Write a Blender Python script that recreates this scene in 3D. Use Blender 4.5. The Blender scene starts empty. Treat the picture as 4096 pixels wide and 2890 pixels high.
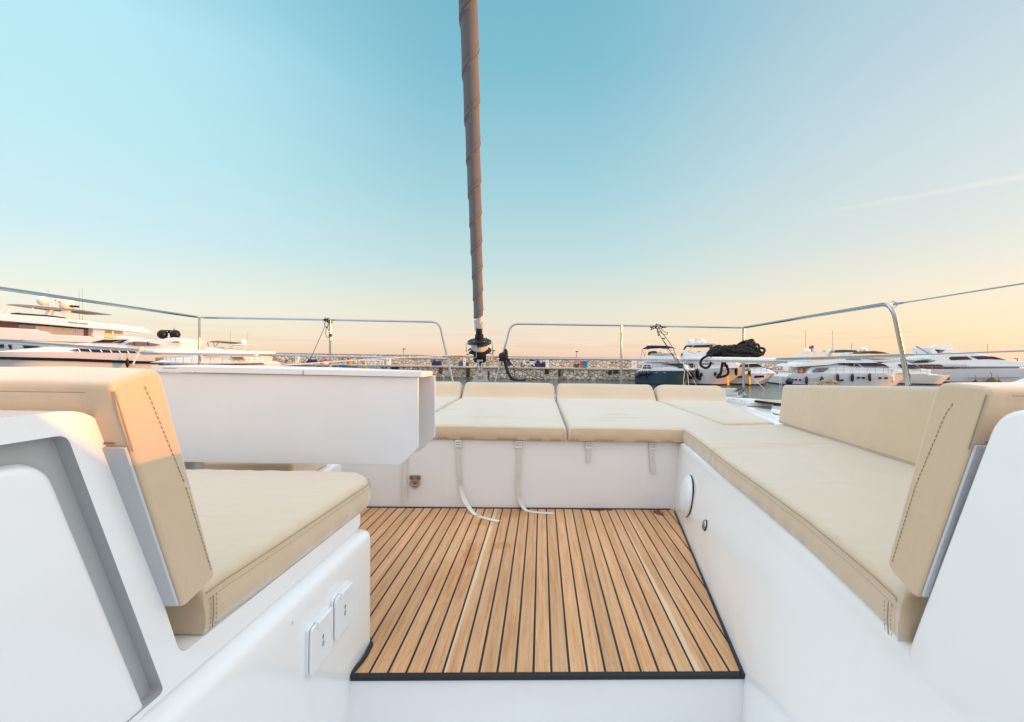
import bpy, bmesh, math, random
from mathutils import Vector, Matrix, Quaternion
from mathutils.geometry import tessellate_polygon
random.seed(7)
R = math.radians
scene = bpy.context.scene
COL = scene.collection

# ------------------------------------------------------------------ survey of the photograph
# every measured point is turned into a real place: a sight line met with a plane of known height or depth
FOC, ROLL, EYE = 1784.0, .015, .874
HX, HY = 2048.0, 1427.5
_c, _s = math.cos(ROLL), math.sin(ROLL)
def uv(x, y):
    dx, dy = x-HX, HY-y
    return (dx*_c-dy*_s)/FOC, (dx*_s+dy*_c)/FOC
def at(x, y, d):
    u, v = uv(x, y); return Vector((u*d, d, EYE+v*d))
def atz(x, y, z):
    u, v = uv(x, y); d = (z-EYE)/v; return Vector((u*d, d, z))
def atx(x, y, X):
    u, v = uv(x, y); d = X/u; return Vector((X, d, EYE+v*d))
def atl(x, y, a, b):                       # on the upright plane X = a + b*Y
    u, v = uv(x, y); d = a/(u-b); return Vector((u*d, d, EYE+v*d))
K = 4096/2296
def D(f, x, y, *a): return f(x*K, y*K, *a)
def zoom(ox, oy, s): return lambda x, y: (ox+x/s, oy+y/s)

# ------------------------------------------------------------------ mesh helpers
class MB:
    def __init__(self): self.v = []; self.f = []
    def add(self, vs, fs):
        n = len(self.v); self.v += [Vector(p) for p in vs]; self.f += [tuple(i+n for i in q) for q in fs]; return self
    def box(self, c, s, rot=None):
        c = Vector(c); h = Vector(s)/2
        vs = [Vector((sx*h.x, sy*h.y, sz*h.z)) for sx in (-1, 1) for sy in (-1, 1) for sz in (-1, 1)]
        if rot is not None: vs = [rot @ p for p in vs]
        return self.add([p+c for p in vs], [(0,1,3,2),(4,6,7,5),(0,4,5,1),(2,3,7,6),(0,2,6,4),(1,5,7,3)])
    def prism(self, A, B):
        n = len(A)
        return self.add(list(A)+list(B), [tuple(range(n))[::-1], tuple(range(n, 2*n))]+[(i, (i+1) % n, n+(i+1) % n, n+i) for i in range(n)])
    def loft(self, rings, closed=True, cap=True):
        n = len(rings[0]); vs = [p for r in rings for p in r]; fs = []
        for k in range(len(rings)-1):
            for i in range(n if closed else n-1):
                j = (i+1) % n
                fs.append((k*n+i, k*n+j, (k+1)*n+j, (k+1)*n+i))
        if cap and closed:
            fs.append(tuple(range(n))[::-1]); m = (len(rings)-1)*n; fs.append(tuple(range(m, m+n)))
        return self.add(vs, fs)
    def tube(self, pts, r, n=8, closed=False):
        pts = [Vector(p) for p in pts]; N = len(pts)
        rr = r if isinstance(r, (list, tuple)) else [r]*N
        rings = []; up = None
        for i, p in enumerate(pts):
            if closed: t = pts[(i+1) % N]-pts[i-1]
            else: t = pts[min(i+1, N-1)]-pts[max(i-1, 0)]
            t = t.normalized() if t.length > 1e-9 else Vector((0, 0, 1))
            if up is None: up = Vector((0, 0, 1)) if abs(t.z) < .9 else Vector((1, 0, 0))
            a = (up-t*up.dot(t))
            a = a.normalized() if a.length > 1e-6 else t.orthogonal().normalized()
            b = t.cross(a); up = a
            rings.append([p+(a*math.cos(2*math.pi*k/n)+b*math.sin(2*math.pi*k/n))*rr[i] for k in range(n)])
        if closed: rings.append(rings[0])
        return self.loft(rings, True, not closed)
    def lathe(self, prof, c, axis=(0, 0, 1), n=24):
        q = Vector((0, 0, 1)).rotation_difference(Vector(axis).normalized()); c = Vector(c)
        rings = [[c+q @ Vector((r*math.cos(2*math.pi*k/n), r*math.sin(2*math.pi*k/n), z)) for k in range(n)] for r, z in prof]
        return self.loft(rings)
    def ball(self, c, r, n=14, sz=1.0):
        return self.lathe([(max(r*math.sin(math.pi*i/10), r*.02), -r*sz*math.cos(math.pi*i/10)) for i in range(11)], c, n=n)
    def ribbon(self, pts, side, w, t=.002):
        side = Vector(side).normalized(); pts = [Vector(p) for p in pts]; N = len(pts); rings = []
        for i, p in enumerate(pts):
            d = (pts[min(i+1, N-1)]-pts[max(i-1, 0)]).normalized(); nn = d.cross(side).normalized()
            rings.append([p-side*w/2-nn*t/2, p+side*w/2-nn*t/2, p+side*w/2+nn*t/2, p-side*w/2+nn*t/2])
        return self.loft(rings)

def spline(P, n=8, closed=False):
    P = [Vector(p) for p in P]; N = len(P); out = []
    rng = range(N) if closed else range(N-1)
    for i in rng:
        if closed: a, b, c, d = P[i-1], P[i], P[(i+1) % N], P[(i+2) % N]
        else: a, b, c, d = P[max(i-1, 0)], P[i], P[i+1], P[min(i+2, N-1)]
        for k in range(n):
            t = k/n
            out.append(.5*((2*b)+(c-a)*t+(2*a-5*b+4*c-d)*t*t+(3*b-a-3*c+d)*t**3))
    if not closed: out.append(P[-1])
    return out
def fillet(P, r, n=5):                      # round the inner corners of a polyline
    P = [Vector(p) for p in P]; out = [P[0]]
    for i in range(1, len(P)-1):
        a = (P[i-1]-P[i]); b = (P[i+1]-P[i]); q = min(r, a.length*.45, b.length*.45)
        A = P[i]+a.normalized()*q; B = P[i]+b.normalized()*q
        for k in range(n+1):
            t = k/n; out.append((1-t)**2*A+2*t*(1-t)*P[i]+t*t*B)
    return out+[P[-1]]
def roundpoly(P, r, n=5):
    P = [Vector(p) for p in P]; out = []; N = len(P)
    for i in range(N):
        rr = r[i] if isinstance(r, (list, tuple)) else r
        if rr <= 0: out.append(P[i]); continue
        a = P[i-1]-P[i]; b = P[(i+1) % N]-P[i]; q = min(rr, a.length*.45, b.length*.45)
        A = P[i]+a.normalized()*q; B = P[i]+b.normalized()*q
        for k in range(n+1):
            t = k/n; out.append((1-t)**2*A+2*t*(1-t)*P[i]+t*t*B)
    return out

def tag(o, label=None, cat=None, group=None, kind=None):
    if label: o['label'] = label
    if cat: o['category'] = cat
    if group: o['group'] = group
    if kind: o['kind'] = kind
    return o
WPOS = {}
def empty(name, loc, label=None, cat=None, group=None, rz=0):
    o = bpy.data.objects.new(name, None); COL.objects.link(o)
    o.location = loc; o.rotation_euler = (0, 0, rz); o.empty_display_size = .1
    WPOS[o] = Vector(loc)
    return tag(o, label, cat, group)
def obj(name, mb, mat, parent=None, bevel=0, seg=3, ang=35, local=False, loc=None, smooth=True, wn=True):
    vs = mb.v
    if local: off = Vector((0, 0, 0))
    elif parent is not None: off = WPOS[parent]
    elif loc is not None: off = Vector(loc)
    else:
        lo = [min(p[i] for p in vs) for i in range(3)]; hi = [max(p[i] for p in vs) for i in range(3)]
        off = Vector(((lo[0]+hi[0])/2, (lo[1]+hi[1])/2, lo[2]))
    me = bpy.data.meshes.new(name); me.from_pydata([tuple(p-off) for p in vs], [], mb.f); me.validate()
    bm = bmesh.new(); bm.from_mesh(me); bmesh.ops.recalc_face_normals(bm, faces=bm.faces); bm.to_mesh(me); bm.free()
    o = bpy.data.objects.new(name, me); COL.objects.link(o); me.materials.append(mat)
    if smooth:
        me.polygons.foreach_set('use_smooth', [True]*len(me.polygons))
        if not bevel: me.set_sharp_from_angle(angle=R(ang))
    if bevel:
        m = o.modifiers.new('edge', 'BEVEL'); m.width = bevel; m.segments = seg; m.limit_method = 'ANGLE'; m.angle_limit = R(ang); m.harden_normals = True
    if parent is not None:
        o.parent = parent; WPOS[o] = WPOS[parent] if not local else Vector((0, 0, 0))
        # children share their parent's origin
    else:
        o.location = off; WPOS[o] = off
    return o
def sub(o):                                   # let parts hang below a part: same origin
    WPOS[o] = WPOS[o.parent]; return o
def copy_tree(o, parent=None):
    c = o.copy(); COL.objects.link(c); c.parent = parent
    for ch in list(o.children): copy_tree(ch, c)
    return c

# ------------------------------------------------------------------ materials
def mat(name, col, rough=.5, metal=0, spec=.5, coat=0, var=0, vscale=5, bump=0, bscale=200, bdist=.002):
    m = bpy.data.materials.new(name); m.use_nodes = True; nt = m.node_tree; b = nt.nodes['Principled BSDF']
    b.inputs['Base Color'].default_value = (*col, 1); b.inputs['Roughness'].default_value = rough
    b.inputs['Metallic'].default_value = metal; b.inputs['Specular IOR Level'].default_value = spec; b.inputs['Coat Weight'].default_value = coat
    tc = nt.nodes.new('ShaderNodeTexCoord')
    if var:
        n = nt.nodes.new('ShaderNodeTexNoise'); n.inputs['Scale'].default_value = vscale; n.inputs['Detail'].default_value = 5
        nt.links.new(tc.outputs['Object'], n.inputs['Vector'])
        r = nt.nodes.new('ShaderNodeMapRange'); r.inputs[1].default_value = .3; r.inputs[2].default_value = .7
        r.inputs[3].default_value = 1-var; r.inputs[4].default_value = 1+var*.5
        nt.links.new(n.outputs['Fac'], r.inputs[0])
        mx = nt.nodes.new('ShaderNodeVectorMath'); mx.operation = 'SCALE'; mx.inputs[0].default_value = col
        nt.links.new(r.outputs[0], mx.inputs['Scale']); nt.links.new(mx.outputs[0], b.inputs['Base Color'])
    if bump:
        n = nt.nodes.new('ShaderNodeTexNoise'); n.inputs['Scale'].default_value = bscale; n.inputs['Detail'].default_value = 3
        nt.links.new(tc.outputs['Object'], n.inputs['Vector'])
        bp = nt.nodes.new('ShaderNodeBump'); bp.inputs['Strength'].default_value = bump; bp.inputs['Distance'].default_value = bdist
        nt.links.new(n.outputs['Fac'], bp.inputs['Height']); nt.links.new(bp.outputs[0], b.inputs['Normal'])
    return m
def bsdf(m): return m.node_tree.nodes['Principled BSDF']
class N:                                       # tiny node-graph helper
    def __init__(s, nt): s.nt = nt
    def new(s, t, **k):
        n = s.nt.nodes.new(t)
        for a, b in k.items(): setattr(n, a, b)
        return n
    def math(s, op, a, b=None, c=None, clamp=False):
        n = s.new('ShaderNodeMath', operation=op); n.use_clamp = clamp
        for i, x in enumerate((a, b, c)):
            if x is None: continue
            if isinstance(x, (int, float)): n.inputs[i].default_value = x
            else: s.nt.links.new(x, n.inputs[i])
        return n.outputs[0]
    def mix(s, f, a, b, mode='MIX'):
        n = s.new('ShaderNodeMix', data_type='RGBA', blend_type=mode)
        for i, x in ((0, f), (6, a), (7, b)):
            if isinstance(x, (int, float)): n.inputs[i].default_value = x
            elif isinstance(x, tuple): n.inputs[i].default_value = (*x, 1)
            else: s.nt.links.new(x, n.inputs[i])
        return n.outputs[2]
    def ramp(s, f, stops):
        n = s.new('ShaderNodeValToRGB'); e = n.color_ramp.elements
        while len(e) < len(stops): e.new(.5)
        for i, (p, c) in enumerate(stops): e[i].position = p; e[i].color = (*c, 1)
        s.nt.links.new(f, n.inputs[0]); return n.outputs[0]
    def step(s, f, a, b):
        n = s.new('ShaderNodeMapRange', interpolation_type='SMOOTHSTEP'); n.inputs[1].default_value = a; n.inputs[2].default_value = b
        s.nt.links.new(f, n.inputs[0]); return n.outputs[0]
    def noise(s, vec, scale, detail=4, rough=.5):
        n = s.new('ShaderNodeTexNoise'); n.inputs['Scale'].default_value = scale; n.inputs['Detail'].default_value = detail; n.inputs['Roughness'].default_value = rough
        s.nt.links.new(vec, n.inputs['Vector']); return n.outputs['Fac']
    def link(s, a, b): s.nt.links.new(a, b)

def mk_gel(name, col, rough):
    m = mat(name, col, rough, coat=.25); g = N(m.node_tree); b = bsdf(m)
    p = g.new('ShaderNodeNewGeometry').outputs['Position']
    mp = g.new('ShaderNodeMapping'); mp.inputs['Scale'].default_value = (14, 14, 1.6); g.link(p, mp.inputs[0])
    st = g.step(g.noise(mp.outputs[0], 1.0, 5, .6), .56, .80)                 # run marks down the sides
    c = g.mix(g.math('MULTIPLY', st, .35), col, tuple(v*.90 for v in col[:2])+(col[2]*.87,))
    c = g.mix(g.math('MULTIPLY', g.step(g.noise(p, 2.2, 4, .5), .40, .85), .4), c, tuple(v*.93 for v in col))
    vo = g.new('ShaderNodeTexVoronoi'); vo.inputs['Scale'].default_value = 9; g.link(p, vo.inputs['Vector'])
    sp = g.new('ShaderNodeSeparateColor'); g.link(vo.outputs['Color'], sp.inputs[0])
    dot = g.math('MULTIPLY', g.step(vo.outputs['Distance'], .050, .022), g.math('GREATER_THAN', sp.outputs[0], .84))
    c = g.mix(g.math('MULTIPLY', dot, .5), c, (.42, .37, .30))                # specks of dirt
    g.link(c, b.inputs['Base Color'])
    bp = g.new('ShaderNodeBump'); bp.inputs['Strength'].default_value = .12; bp.inputs['Distance'].default_value = .012
    g.link(g.noise(p, 4.5, 2, .4), bp.inputs['Height']); g.link(bp.outputs[0], b.inputs['Normal'])
    g.link(g.math('ADD', rough, g.math('MULTIPLY', g.noise(p, 3, 3, .5), .08)), b.inputs['Roughness'])
    return m
gel = mk_gel('white_gelcoat', (.87, .87, .87), .14)
recess_shade_m = mat('grey_recess_shade', (.40, .41, .415), .5)  # grey stands in for the shade inside the door recess
gel_matt = mk_gel('white_laminate', (.85, .86, .87), .2)
nonskid = mat('white_nonskid', (.78, .79, .80), .6, var=.04, vscale=3, bump=.3, bscale=300)
hide = (.61, .46, .30)
leather = mat('beige_vinyl', hide, .40, spec=.55, var=.04, vscale=4, bump=.35, bscale=420, bdist=.0012)
bsdf(leather).inputs['Sheen Weight'].default_value = .7; bsdf(leather).inputs['Coat Weight'].default_value = .25; bsdf(leather).inputs['Coat Roughness'].default_value = .3; bsdf(leather).inputs['Sheen Roughness'].default_value = .45; bsdf(leather).inputs['Sheen Tint'].default_value = (.90, .95, 1, 1)
def soften(m):
    g = N(m.node_tree); b = bsdf(m); p = g.new('ShaderNodeNewGeometry').outputs['Position']
    old = b.inputs['Normal'].links[0].from_node
    bp = g.new('ShaderNodeBump'); bp.inputs['Strength'].default_value = .5; bp.inputs['Distance'].default_value = .012
    mp = g.new('ShaderNodeMapping'); mp.inputs['Scale'].default_value = (1, 2.2, 1.4); g.link(p, mp.inputs[0])
    wv = g.math('ADD', g.math('MULTIPLY', g.noise(mp.outputs[0], 7, 3, .5), .8), g.math('MULTIPLY', g.noise(p, 26, 3, .5), .16))
    g.link(wv, bp.inputs['Height']); g.link(bp.outputs[0], old.inputs['Normal'])
soften(leather)
thread = mat('brown_thread', (.27, .17, .095), .8)
seam_dark = mat('seam_thread', (.33, .25, .17), .8)  # brown thread of the cushion seams
steel = mat('polished_steel', (.50, .51, .53), .14, metal=1, var=.04, vscale=9)
steel_d = mat('tarnished_steel', (.30, .24, .21), .25, metal=1, var=.3, vscale=60)
alu = mat('silver_aluminium', (.5, .51, .53), .38, metal=.8)
black_pl = mat('black_plastic', (.006, .007, .010), .45, spec=.3)
rubber = mat('black_caulk', (.006, .008, .014), .45)
black_rope = mat('black_rope', (.012, .009, .009), .75, var=.4, vscale=60, bump=.5, bscale=250)
cord_m = mat('black_cord', (.012, .012, .014), .7)
white_rope = mat('white_rope', (.68, .66, .60), .8, var=.25, vscale=70, bump=.5, bscale=300)
tan_rope = mat('tan_rope', (.42, .33, .22), .9, var=.4, vscale=50, bump=.6, bscale=200)
strap_m = mat('white_webbing', (.72, .70, .64), .7, var=.12, vscale=14, bump=.4, bscale=500)
plast_w = mat('white_plastic', (.80, .81, .82), .3)
canvas_sail = mat('taupe_canvas', (.150, .154, .172), .85, var=.08, vscale=3, bump=.3, bscale=160, bdist=.003)
canvas_w = mat('white_canvas', (.74, .76, .79), .85, bump=.6, bscale=60, bdist=.01)
ink = mat('black_ink', (.02, .02, .02), .6)
glass_b = mat('tinted_glass', (.015, .02, .03), .2, spec=.4)
glass_g = mat('grey_glass', (.16, .17, .19), .12, spec=.7)
blind_m = mat('cream_blind', (.42, .38, .32), .5)
wood_in = mat('brown_joinery', (.11, .04, .02), .4)
boat_w = mat('white_boat_paint', (.80, .80, .80), .3, coat=.2, var=.03, vscale=.6)
boat_c = mat('cream_boat_paint', (.80, .77, .70), .3, coat=.2, var=.03, vscale=.6)
boat_blue = mat('teal_blue_boat_paint', (.025, .075, .105), .22, coat=.4, var=.08, vscale=.8)
boot_top = mat('dark_antifouling', (.02, .025, .03), .6)
navy_cloth = mat('navy_canvas', (.012, .025, .075), .8)
brown_cloth = mat('brown_canvas', (.11, .085, .065), .85)
grey_cloth = mat('grey_canvas', (.24, .23, .21), .85)
navy_fend = mat('navy_fender', (.012, .016, .05), .45)
white_fend = mat('white_fender', (.75, .76, .76), .4)
black_m = mat('black_gloss', (.005, .005, .006), .4, spec=.3)
red_m = mat('red_paint', (.5, .02, .02), .5)
orange_m = mat('orange_paint', (.62, .10, .02), .5)
yellow_m = mat('yellow_paint', (.72, .48, .02), .5)
blue_m = mat('blue_plastic', (.015, .22, .50), .4)
green_m = mat('green_plastic', (.02, .13, .09), .5)
grey_m = mat('grey_metal', (.34, .37, .40), .5)
darkbox = mat('dark_recess', (.03, .025, .02), .9)
weed = mat('brown_weed', (.05, .04, .015), .9)
concrete = mat('pale_concrete', (.56, .50, .42), .9, var=.25, vscale=1.2, bump=.4, bscale=8, bdist=.02)

def mk_mesh_fabric():
    m = mat('white_net_fabric', (.6, .6, .6), .8); g = N(m.node_tree)
    p = g.new('ShaderNodeNewGeometry').outputs['Position']; sp = g.new('ShaderNodeSeparateXYZ'); g.link(p, sp.inputs[0])
    a = g.math('SINE', g.math('MULTIPLY', sp.outputs[2], 1500)); b = g.math('SINE', g.math('MULTIPLY', sp.outputs[0], 1300))
    f = g.step(g.math('MULTIPLY', a, b), -.5, .6)
    g.link(g.mix(f, (.50, .51, .53), (.54, .55, .57)), bsdf(m).inputs['Base Color']); return m
net = mk_mesh_fabric()

PL_W, PL_S, PL_0 = .04995, .066, -.0090            # plank width, drift of the planks off straight ahead, phase
def mk_teak():
    m = mat('teak_planks', (.5, .3, .16), .55, spec=.35); g = N(m.node_tree); b = bsdf(m)
    p = g.new('ShaderNodeNewGeometry').outputs['Position']; sp = g.new('ShaderNodeSeparateXYZ'); g.link(p, sp.inputs[0])
    xr = g.math('SUBTRACT', sp.outputs[0], g.math('MULTIPLY', sp.outputs[1], PL_S))
    q = g.math('DIVIDE', g.math('SUBTRACT', xr, PL_0), PL_W); pid = g.math('FLOOR', q); fr = g.math('FRACT', q)
    wn = g.new('ShaderNodeTexWhiteNoise', noise_dimensions='1D'); g.link(pid, wn.inputs['W']); rnd = wn.outputs['Value']
    vec = g.new('ShaderNodeCombineXYZ'); g.link(xr, vec.inputs[0]); g.link(g.math('MULTIPLY', sp.outputs[1], .035), vec.inputs[1]); g.link(g.math('MULTIPLY', pid, 3.7), vec.inputs[2])
    n1 = g.noise(vec.outputs[0], 95, 6, .65)
    vec2 = g.new('ShaderNodeCombineXYZ'); g.link(xr, vec2.inputs[0]); g.link(g.math('MULTIPLY', sp.outputs[1], .12), vec2.inputs[1]); g.link(g.math('MULTIPLY', pid, 5.1), vec2.inputs[2])
    n2 = g.noise(vec2.outputs[0], 22, 4, .6)
    vec3 = g.new('ShaderNodeCombineXYZ'); g.link(xr, vec3.inputs[0]); g.link(g.math('MULTIPLY', sp.outputs[1], .07), vec3.inputs[1]); g.link(g.math('MULTIPLY', pid, 1.3), vec3.inputs[2])
    n3 = g.noise(vec3.outputs[0], 330, 2, .5)
    c = g.ramp(n1, [(.24, (.40, .185, .078)), (.5, (.60, .325, .155)), (.76, (.74, .455, .25))])
    c = g.mix(g.math('MULTIPLY', g.step(n2, .45, .75), .55), c, (.62, .40, .23))
    tone = g.math('ADD', .91, g.math('MULTIPLY', rnd, .20))
    sc = g.new('ShaderNodeVectorMath', operation='SCALE'); g.link(c, sc.inputs[0]); g.link(tone, sc.inputs['Scale']); c = sc.outputs[0]
    c = g.mix(g.math('MULTIPLY', g.step(n3, .62, .74), .45), c, (.17, .075, .03))      # dark pores
    # sapwood streaks: pale wedges in a few planks
    for k0, ph, sl in SAP:
        d = g.math('ABSOLUTE', g.math('SUBTRACT', pid, k0)); on = g.math('LESS_THAN', d, .5)
        edge = g.math('ADD', g.math('ADD', ph, g.math('MULTIPLY', g.math('SUBTRACT', sp.outputs[1], 1.8), sl)), g.math('MULTIPLY', g.math('SUBTRACT', n2, .5), .5))
        w = g.math('MULTIPLY', on, g.step(g.math('SUBTRACT', edge, fr), -.05, .12))
        c = g.mix(g.math('MULTIPLY', w, .7), c, (.78, .60, .40))
    mpn = g.new('ShaderNodeMapping'); mpn.inputs['Scale'].default_value = (34, 12, 1); g.link(p, mpn.inputs[0]); nz = g.noise(mpn.outputs[0], 1.0, 6, .7)
    for (sx, sy, rx, ry, colr, amt, lo, hi) in STAINS:
        dx = g.math('DIVIDE', g.math('SUBTRACT', sp.outputs[0], sx), rx); dy = g.math('DIVIDE', g.math('SUBTRACT', sp.outputs[1], sy), ry)
        rr = g.math('SQRT', g.math('ADD', g.math('MULTIPLY', dx, dx), g.math('MULTIPLY', dy, dy)))
        f = g.math('ADD', g.math('SUBTRACT', 1, rr), g.math('MULTIPLY', g.math('SUBTRACT', nz, .5), 2.2))
        f = g.math('MULTIPLY', g.step(f, lo, hi), amt)
        c = g.mix(f, c, colr, 'MULTIPLY')
    g.link(c, b.inputs['Base Color'])
    bp = g.new('ShaderNodeBump'); bp.inputs['Strength'].default_value = .35; bp.inputs['Distance'].default_value = .001
    g.link(n3, bp.inputs['Height']); g.link(bp.outputs[0], b.inputs['Normal'])
    g.link(g.math('ADD', .42, g.math('MULTIPLY', n1, .25)), b.inputs['Roughness'])
    return m
def _plank(x, y):
    p = D(atz, x, y, 0); return math.floor((p.x-PL_S*p.y-PL_0)/PL_W)
SAP = [(_plank(1055, 1420), .35, .25), (_plank(1440, 1250), .32, -.35), (_plank(1595, 1440), .12, .2)]
def _st(x, y): p = D(atz, x, y, 0); return p.x, p.y
STAINS = [(*_st(1052, 1240), .055, .17, (.74, .48, .24), .62, .15, .7), (*_st(1125, 1222), .06, .075, (.80, .58, .36), .55, .2, .6),
          (*_st(1000, 1300), .12, .22, (.86, .70, .50), .6, .1, .6), (*_st(1335, 1143), .11, .030, (.30, .07, .05), .95, .1, .25),
          (*_st(1475, 1150), .04, .065, (.30, .07, .05), .95, .2, .35), (*_st(1140, 1150), .2, .10, (.82, .64, .45), .6, .1, .6),
          (*_st(1090, 1172), .10, .07, (.80, .62, .42), .6, .1, .5)]
teak = mk_teak()

def mk_stone():
    m = mat('rubble_stone', (.4, .35, .3), .9); g = N(m.node_tree); b = bsdf(m)
    p = g.new('ShaderNodeNewGeometry').outputs['Position']
    mp = g.new('ShaderNodeMapping'); mp.inputs['Scale'].default_value = (1, .2, 1.15); g.link(p, mp.inputs[0]); v = mp.outputs[0]
    ns = g.new('ShaderNodeTexNoise'); ns.inputs['Scale'].default_value = 2.2; g.link(v, ns.inputs['Vector'])
    wv = g.new('ShaderNodeVectorMath', operation='MULTIPLY_ADD'); g.link(ns.outputs['Color'], wv.inputs[0]); wv.inputs[1].default_value = (.25, .25, .25); g.link(v, wv.inputs[2]); v = wv.outputs[0]
    e = g.new('ShaderNodeTexVoronoi', feature='DISTANCE_TO_EDGE'); e.inputs['Scale'].default_value = 2.5; g.link(v, e.inputs['Vector'])
    f = g.new('ShaderNodeTexVoronoi'); f.inputs['Scale'].default_value = 2.5; g.link(v, f.inputs['Vector'])
    sp = g.new('ShaderNodeSeparateColor'); g.link(f.outputs['Color'], sp.inputs[0])
    c = g.ramp(sp.outputs[0], [(0, (.40, .31, .21)), (.3, (.66, .57, .45)), (.6, (.80, .74, .64)), (.85, (.58, .56, .53)), (1, (.76, .60, .46))])
    big = g.noise(p, .25, 4); c = g.mix(g.step(big, .45, .75), c, (.56, .47, .37))
    c2 = g.mix(g.step(e.outputs['Distance'], .03, .10), (.19, .15, .105), c)
    sz = g.new('ShaderNodeSeparateXYZ'); g.link(p, sz.inputs[0])
    wet = g.math('ADD', sz.outputs[2], g.math('MULTIPLY', g.noise(p, 1.1, 4), .5))
    c3 = g.mix(g.step(wet, -1.42, -1.12), (.055, .045, .02), c2)
    g.link(c3, b.inputs['Base Color'])
    bp = g.new('ShaderNodeBump'); bp.inputs['Strength'].default_value = .6; bp.inputs['Distance'].default_value = .05
    g.link(g.step(e.outputs['Distance'], 0, .15), bp.inputs['Height']); g.link(bp.outputs[0], b.inputs['Normal']); return m
stone = mk_stone()
def mk_water():
    m = mat('harbour_water', (.05, .085, .09), .1, spec=.6); g = N(m.node_tree); b = bsdf(m)
    p = g.new('ShaderNodeNewGeometry').outputs['Position']
    h = g.math('ADD', g.math('MULTIPLY', g.noise(p, .9, 5, .6), .8), g.math('MULTIPLY', g.noise(p, 4.5, 4, .6), .3))
    bp = g.new('ShaderNodeBump'); bp.inputs['Strength'].default_value = .7; bp.inputs['Distance'].default_value = .22
    g.link(h, bp.inputs['Height']); g.link(bp.outputs[0], b.inputs['Normal']); return m
water_m = mk_water()
# ================================================================== OUR BOAT: moulded deck
deck = empty('boat_deck', (.2, 1.9, -.4), 'white moulded foredeck lounge of a sailing catamaran with teak floor', 'boat deck')
# --- upright plane of the moulding left of the gangway and of the one right of it
def plane2(p, q): b = (q.x-p.x)/(q.y-p.y); return p.x-b*p.y, b
LA, LB = plane2(D(atz, 405, 1470, .40), D(atz, 808, 1150, .40))
lx = lambda y: LA+LB*y
Lc = D(atz, 808, 1150, .40).y                       # front corner of the seat moulding
def L3(y, z, o=0): return Vector((lx(y)+o, y, z))
YB = -.55
# side plate of the left moulding: seat ledge and leaning seat back with a recessed locker door
ct = D(atl, 222, 893, LA, LB); cb = D(atl, 405, 1470, LA, LB)
outer = [(YB, .357), (Lc, .357), (Lc, .40), (cb.y, .40), (ct.y, ct.z-.012), (YB, ct.z-.004)]
outer = [(p.x, p.y) for p in roundpoly([Vector((y, z, 0)) for y, z in outer], [0, .03, .012, .02, .045, 0], 6)]
r0 = D(atl, 150, 975, LA, LB); r1 = D(atl, 368, 1578, LA, LB)
inner = [(YB+.02, r0.z), (r0.y, r0.z), (r1.y, r1.z+.018), (YB+.02, r1.z+.018)]
inner = [(p.x, p.y) for p in roundpoly([Vector((y, z, 0)) for y, z in inner], [0, .012, .012, 0], 5)]
m = MB(); fl = [Vector((y, z, 0)) for y, z in outer+inner]
tri = tessellate_polygon([fl[:len(outer)], fl[len(outer):]])
m.add([L3(y, z) for y, z in outer+inner], tri)
n0, n1 = len(outer), len(inner)
back = [L3(y, z) for y, z in outer]; deep = [Vector((-3.4, y, z)) for y, z in outer]
m.add(back+deep, [(i, (i+1) % n0, n0+(i+1) % n0, n0+i) for i in range(n0)])
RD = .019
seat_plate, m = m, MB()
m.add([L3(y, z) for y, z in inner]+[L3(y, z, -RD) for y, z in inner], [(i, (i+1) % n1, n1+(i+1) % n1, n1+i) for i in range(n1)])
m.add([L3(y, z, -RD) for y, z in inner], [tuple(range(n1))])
obj('door_recess', m, recess_shade_m, deck, ang=40)
obj('seat_moulding', seat_plate, gel, deck, ang=40)
# the soft-edged locker door standing inside the recess
g = .027
g2 = .009
dr = [(YB+.02+g, r0.z-g), (r0.y-g2-.006, r0.z-g), (r1.y-g2-.002, r1.z-.02), (YB+.02+g, r1.z-.02)]
dr = [(p.x, p.y) for p in roundpoly([Vector((y, z, 0)) for y, z in dr], [.02, .032, .03, .02], 6)]
def shrink(P, k):
    cx = sum(p[0] for p in P)/len(P); cz = sum(p[1] for p in P)/len(P)
    out = []
    for y, z in P:
        dy, dz = cx-y, cz-z; L = math.hypot(dy, dz); out.append((y+dy/L*k, z+dz/L*k))
    return out
m = MB(); rings = []
for o, k in ((-RD+.001, -.002), (-.014, .0), (-.0085, .0025), (-.0055, .006), (-.004, .011), (-.0035, .02)):
    rings.append([L3(y, z, o) for y, z in shrink(dr, k)])
m.loft(rings); obj('locker_door', m, gel, deck, ang=60)
# lower wall with a rounded shoulder, running round the front corner
def ring(o, z):
    P = [(lx(YB)+o, YB), (lx(Lc)+o, Lc+o), (-3.4, Lc+o), (-3.4, YB)]
    return roundpoly([Vector((x, y, z)) for x, y in P], [0, .035, 0, 0], 6)
m = MB(); m.loft([ring(o, z) for o, z in ((-.03, .357), (-.009, .356), (-.007, .351), (.0, .3475), (.013, .346), (.022, .3425), (.028, .336), (.031, .325), (.032, .30), (.033, .15), (.035, -.02), (.036, -.42))])
obj('side_wall', m, gel, deck, ang=50)

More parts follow.
